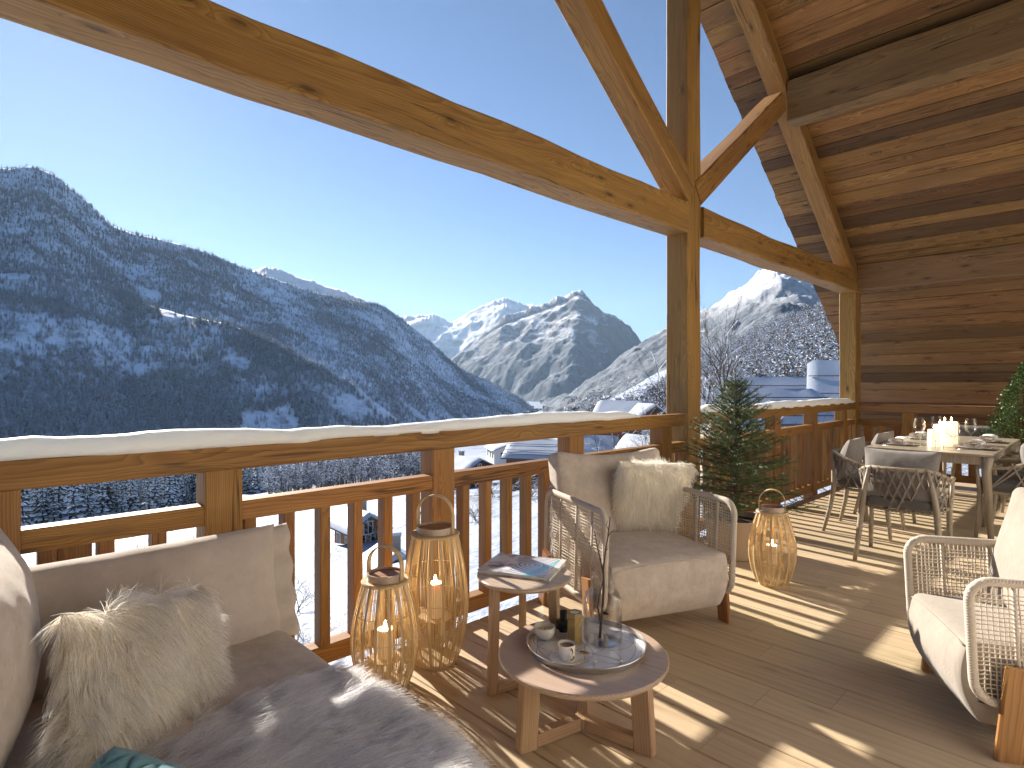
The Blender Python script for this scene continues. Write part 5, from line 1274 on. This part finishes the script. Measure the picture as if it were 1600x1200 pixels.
# ------------------------------------------------------------------ dining table and chairs
TX0, TX1, TY0, TY1, TH = -1.72, -0.74, 6.45, 8.60, 0.740
t = NT('taupe_stoneware_top'); co = t.obj(); t.set(t.mix(t.noise(co, 8, 5), (0.30, 0.25, 0.19), (0.36, 0.31, 0.24)), 0.32); TTOP = t.m
dt = thing('dining_table', 'long taupe dining table laid for a meal at the far end', 'table', ((TX0 + TX1) / 2, (TY0 + TY1) / 2, 0))
hx, hy = (TX1 - TX0) / 2, (TY1 - TY0) / 2
mb = soft_box(TX1 - TX0, TY1 - TY0, 0.022, 0.006, 5); obj('table_top', mb, TTOP, dt, smooth='auto', loc=(0, 0, TH - 0.011))
mb = MB()
for a, b, c, d in ((0, -hy + .04, 2 * hx - .08, .025), (0, hy - .04, 2 * hx - .08, .025), (-hx + .04, 0, .025, 2 * hy - .1), (hx - .04, 0, .025, 2 * hy - .1)): mb.box((a, b, TH - 0.058), (c, d, 0.072))
obj('apron', mb, W_GREYED, dt)
for sx in (-1, 1):
    for sy_ in (-1, 1):
        mb = MB(); mb.tube([(sx * (hx - .035), sy_ * (hy - .04), TH - 0.023), (sx * (hx - .045), sy_ * (hy - .05), TH - 0.16), (sx * (hx - .01), sy_ * (hy - .02), 0.0)], [0.042, 0.036, 0.022], 12); obj('leg', mb, W_GREYED, dt, smooth=True)

def dining_chair(label, loc, rz):
    t = thing('dining_chair', label, 'dining chair', (*loc, 0), rz, 'strap backed dining chairs')
    hw = 0.275
    def rail(u):   # u 0..1 from right front round the back to left front (top rail)
        a = math.pi * (u - 0.5) * 1.10; x = 0.055 - 0.315 * math.cos(a) ** 0.75 if abs(a) < math.pi / 2 else 0.055 + 0.19 * (abs(a) - math.pi / 2) / (math.pi * 0.05)
        y = 0.285 * (math.sin(a) if abs(a) < math.pi / 2 else math.copysign(1, a)); b = max(0, math.cos(a))
        return Vector((x, y, 0.625 + 0.095 * min(1, b * 1.25) ** 0.8))
    def ring(u):
        a = math.pi * (u - 0.5) * 1.10; b = max(0, math.cos(a))
        x = 0.055 - 0.255 * b ** 0.75 if abs(a) < math.pi / 2 else 0.055 + 0.17 * (abs(a) - math.pi / 2) / (math.pi * 0.05)
        return Vector((x, 0.258 * (math.sin(a) if abs(a) < math.pi / 2 else math.copysign(1, a)), 0.405))
    us = np.linspace(0, 1, 37)
    mb = MB(); mb.tube([rail(u) for u in us], 0.0155, 9); obj('top_rail', mb, W_GREYED, t, smooth=True)
    mb = MB(); mb.tube([ring(u) for u in us] + [Vector((0.23, 0.25, 0.405)), Vector((0.235, -0.25, 0.405))], 0.012, 8, closed=True); obj('seat_frame', mb, W_GREYED, t, smooth=True)
    for s in (-1, 1):
        mb = MB(); mb.tube([(-0.225, s * 0.185, 0.715), (-0.215, s * 0.215, 0.56), (-0.205, s * 0.235, 0.42), (-0.235, s * 0.25, 0.21), (-0.285, s * 0.268, 0.0)], [0.014, 0.018, 0.0225, 0.020, 0.0145], 10); obj('leg', mb, W_GREYED, t, smooth=True)
        mb = MB(); mb.tube([(0.235, s * 0.283, 0.628), (0.225, s * 0.275, 0.50), (0.215, s * 0.262, 0.41), (0.225, s * 0.262, 0.20), (0.245, s * 0.268, 0.0)], [0.013, 0.016, 0.021, 0.019, 0.0145], 10); obj('leg', mb, W_GREYED, t, smooth=True)
    NS = 15
    for k in range(NS):
        for sg in (1, -1):
            u0 = 0.05 + 0.90 * (k + 0.5) / NS; u1 = u0 + sg * 0.135
            if not 0.01 <= u1 <= 0.99: u1 = min(0.99, max(0.01, u1))
            a, b = rail(u0), ring(u1); out = Vector((a.x - 0.03, a.y, 0)); out = Vector((a.x - 0.06, a.y, 0)).normalized()
            off = 0.0175 if sg > 0 else 0.0145
            pts = [a + Vector((0, 0, 0.017)) - out * 0.002, a + out * off + Vector((0, 0, 0.004)), a.lerp(b, .33) + out * (off + 0.004), a.lerp(b, .66) + out * off, b + out * (off - 0.001), b - Vector((0, 0, 0.0135))]
            nr = [(Vector((0, 0, 1)) + out * .3).normalized(), out, out, out, out, (out * .3 - Vector((0, 0, 1))).normalized()]
            mb = MB(); mb.ribbon(pts, 0.0125, nr, 0.003); obj('strap', mb, STRAP, t)
    mb = soft_box(0.47, 0.50, 0.085, 0.036, 10, (0, 0, 0.012), fn=lambda o: Vector((o.x, o.y * (1 - 0.22 * max(0, -o.x / 0.235) ** 2), o.z))); obj('seat_cushion', mb, F_GREYD, t, smooth=True, loc=(0.012, 0, 0.462))
    mb = pillow_mb(0.50, 0.40, 0.15, 24, 0.07, 0.012, 5); o = obj('back_cushion', mb, F_GREY, t, smooth=True)
    o.matrix_basis = Matrix.Translation((-0.125, 0, 0.660)) @ Matrix.Rotation(R(90), 4, 'Z') @ Matrix.Rotation(R(16), 4, 'X')
    return t
d0 = dining_chair('dining chair seen from behind at the near end of the table', (-1.14, 5.30), R(93))
copy_tree(d0, (-1.60, 6.08, 0), R(2), 'first dining chair on the railing side of the table')
copy_tree(d0, (-1.60, 7.05, 0), R(-2), 'second dining chair on the railing side of the table')
copy_tree(d0, (-0.62, 6.78, 0), R(181), 'dining chair on the right side of the table behind the pale armchair')
copy_tree(d0, (-0.60, 7.70, 0), R(178), 'farther dining chair on the right side of the table before the shrub')
copy_tree(d0, (-1.20, 9.0, 0), R(-90), 'dining chair at the far head of the table')

# place settings
LINEN = plain('white_linen', (0.78, 0.76, 0.74), 0.85, 30, 0.05); CHARGER = plain('taupe_charger', (0.36, 0.29, 0.23), 0.5); CUTL = SILVER
def setting(x, y, rz, where):
    g = 'place settings on the dining table'
    p = thing('dinner_plate', 'plate with rolled napkin ' + where, 'plate', (x, y, TH + .0003), rz)
    mb = MB(); mb.lathe([(0, 0), (0.10, 0), (0.155, 0.008), (0.155, 0.0105), (0.10, 0.004), (0, 0.004)], 36, close=False); obj('charger', mb, CHARGER, p, smooth='auto')
    mb = MB(); mb.lathe([(0, 0.0042), (0.08, 0.0042), (0.13, 0.014), (0.13, 0.0162), (0.08, 0.0075), (0, 0.0075)], 36, close=False); obj('plate', mb, PORC, p, smooth='auto')
    nk = thing('napkin', 'white folded napkin on the plate ' + where, 'napkin', (x, y, TH + .0205), rz)
    for s in (-1, 1):
        mb = MB()
        def nf(u, v):
            a = u * 6.283; k = 0.022 + 0.022 * v + 0.003 * math.sin(u * 19)
            return Vector((s * (0.012 + 0.12 * v), k * 1.5 * math.cos(a), 0.020 + k * 0.75 * math.sin(a) + 0.004 * v))
        mb.grid(nf, 18, 7, wrap_u=True); obj('fold', mb, LINEN, nk, smooth=True)
    mb = MB(); mb.tube([(0, 0.034 * math.cos(a), 0.020 + 0.019 * math.sin(a)) for a in np.linspace(0, 6.2832, 20, endpoint=False)], 0.005, 6, closed=True); obj('napkin_ring', mb, W_LEG, nk, smooth=True)
    for q, nm in ((-0.185, 'fork'), (0.185, 'knife')):
        M = Matrix.Rotation(rz, 4, 'Z'); o_ = M @ Vector((q, 0, 0))
        mb = MB(); mb.tube([(0, -0.10, 0.003), (0, 0.02, 0.003), (0, 0.055, 0.004), (0, 0.10, 0.003)], [0.004, 0.003, 0.008, 0.006], 6, flat=0.35)
        o = obj(nm, mb, CUTL, smooth=True, loc=(x + o_.x, y + o_.y, TH + .0005)); o.rotation_euler.z = rz; tag(o, 'silver %s beside the plate %s' % (nm, where), nm)
GLASSW = None
def wine_glass(x, y, label, s=1.0):
    mb = MB(); mb.lathe([(0, 0), (0.034, 0.0), (0.034, 0.002), (0.006, 0.006), (0.0042, 0.02), (0.0042, 0.075), (0.012, 0.085), (0.034, 0.108), (0.041, 0.135), (0.038, 0.168), (0.0315, 0.198), (0.0303, 0.198), (0.0365, 0.168), (0.0395, 0.135), (0.0325, 0.11), (0.010, 0.0885), (0, 0.0865)], 32, close=False)
    mb.v = [(a * s, b * s, c * s) for a, b, c in mb.v]
    o = obj('wine_glass', mb, THIN, smooth='auto', loc=(x, y, TH + .0004)); tag(o, label, 'glass', 'wine glasses on the dining table')
def tumbler(x, y, label):
    mb = MB(); mb.lathe([(0, 0), (0.032, 0), (0.036, 0.085), (0.0345, 0.085), (0.0305, 0.006), (0, 0.006)], 28, close=False)
    o = obj('tumbler', mb, THIN, smooth='auto', loc=(x, y, TH + .0004)); tag(o, label, 'glass', 'tumblers on the dining table')
t = NT('thin_glass'); t.t.nodes.remove(t.b); tr_ = t.n('BsdfTransparent'); tr_.inputs[0].default_value = (0.985, 0.99, 0.988, 1); gl = t.n('BsdfGlossy'); gl.inputs['Roughness'].default_value = 0.03
lw = t.n('LayerWeight'); lw.inputs['Blend'].default_value = 0.42; mx = t.n('MixShader'); t.l(t.math('MULTIPLY', t.math('POWER', lw.outputs['Facing'], 1.6), 0.75), mx.inputs[0]); t.l(tr_.outputs[0], mx.inputs[1]); t.l(gl.outputs[0], mx.inputs[2]); t.l(mx.outputs[0], t.t.nodes['Material Output'].inputs[0]); THIN = t.m
bpy.data.objects['glass_jar'].data.materials.clear(); bpy.data.objects['glass_jar'].data.materials.append(THIN)
setting(-0.93, 6.98, R(90), 'at the near right of the dining table'); setting(-0.94, 7.90, R(90), 'at the far right of the dining table')
setting(-1.52, 6.90, R(-90), 'at the near left of the dining table'); setting(-1.53, 7.80, R(-90), 'at the far left of the dining table')
wine_glass(-1.055, 6.72, 'wine glass nearest the front corner of the dining table', 1.32); wine_glass(-1.40, 7.15, 'wine glass left of the big candles', 1.32)
wine_glass(-1.36, 7.75, 'wine glass behind the candles at the far left', 1.32); wine_glass(-1.02, 7.42, 'wine glass right of the big candles', 1.32)
tumbler(-1.12, 7.30, 'tumbler right of the candles'); tumbler(-1.33, 6.98, 'tumbler beside the left wine glass'); tumbler(-1.15, 6.68, 'tumbler by the front wine glass')
t = NT('glowing_wax'); t.set((0.86, 0.82, 0.70), 0.5, Subsurface_Weight=0.5, Subsurface_Scale=0.05, Emission_Color=(1.0, 0.80, 0.48), Emission_Strength=0.35); t.b.inputs['Subsurface Radius'].default_value = (1, 0.7, 0.4); LITWAX = t.m
for i, (x, y, r_, h) in enumerate(((-1.235, 6.93, 0.052, 0.165), (-1.16, 7.08, 0.05, 0.175), (-1.24, 7.22, 0.05, 0.20), (-1.17, 7.37, 0.055, 0.225), (-1.25, 7.52, 0.05, 0.215))):
    c = thing('pillar_candle', ('front', 'second', 'middle', 'fourth', 'rearmost')[i] + ' lit white pillar candle of the row on the dining table', 'candle', (x, y, TH + .0004), 0, 'candles on the dining table')
    mb = MB(); mb.lathe([(0, 0), (r_, 0), (r_, h), (r_ - 0.006, h + 0.002), (r_ - 0.02, h - 0.006), (0, h - 0.008)], 30, close=False); obj('candle_wax', mb, LITWAX, c, smooth='auto')
    mb = MB(); mb.tube([(0, 0, h - 0.008), (0, 0, h + 0.006)], 0.0012, 5); obj('wick', mb, C_DARK, c)
    mb = MB(); mb.lathe([(0, h + 0.002), (0.005, h + 0.010), (0.008, h + 0.020), (0.0045, h + 0.036), (0, h + 0.048)], 12, close=False); obj('flame', mb, FLAME, c, smooth=True)
#@@END
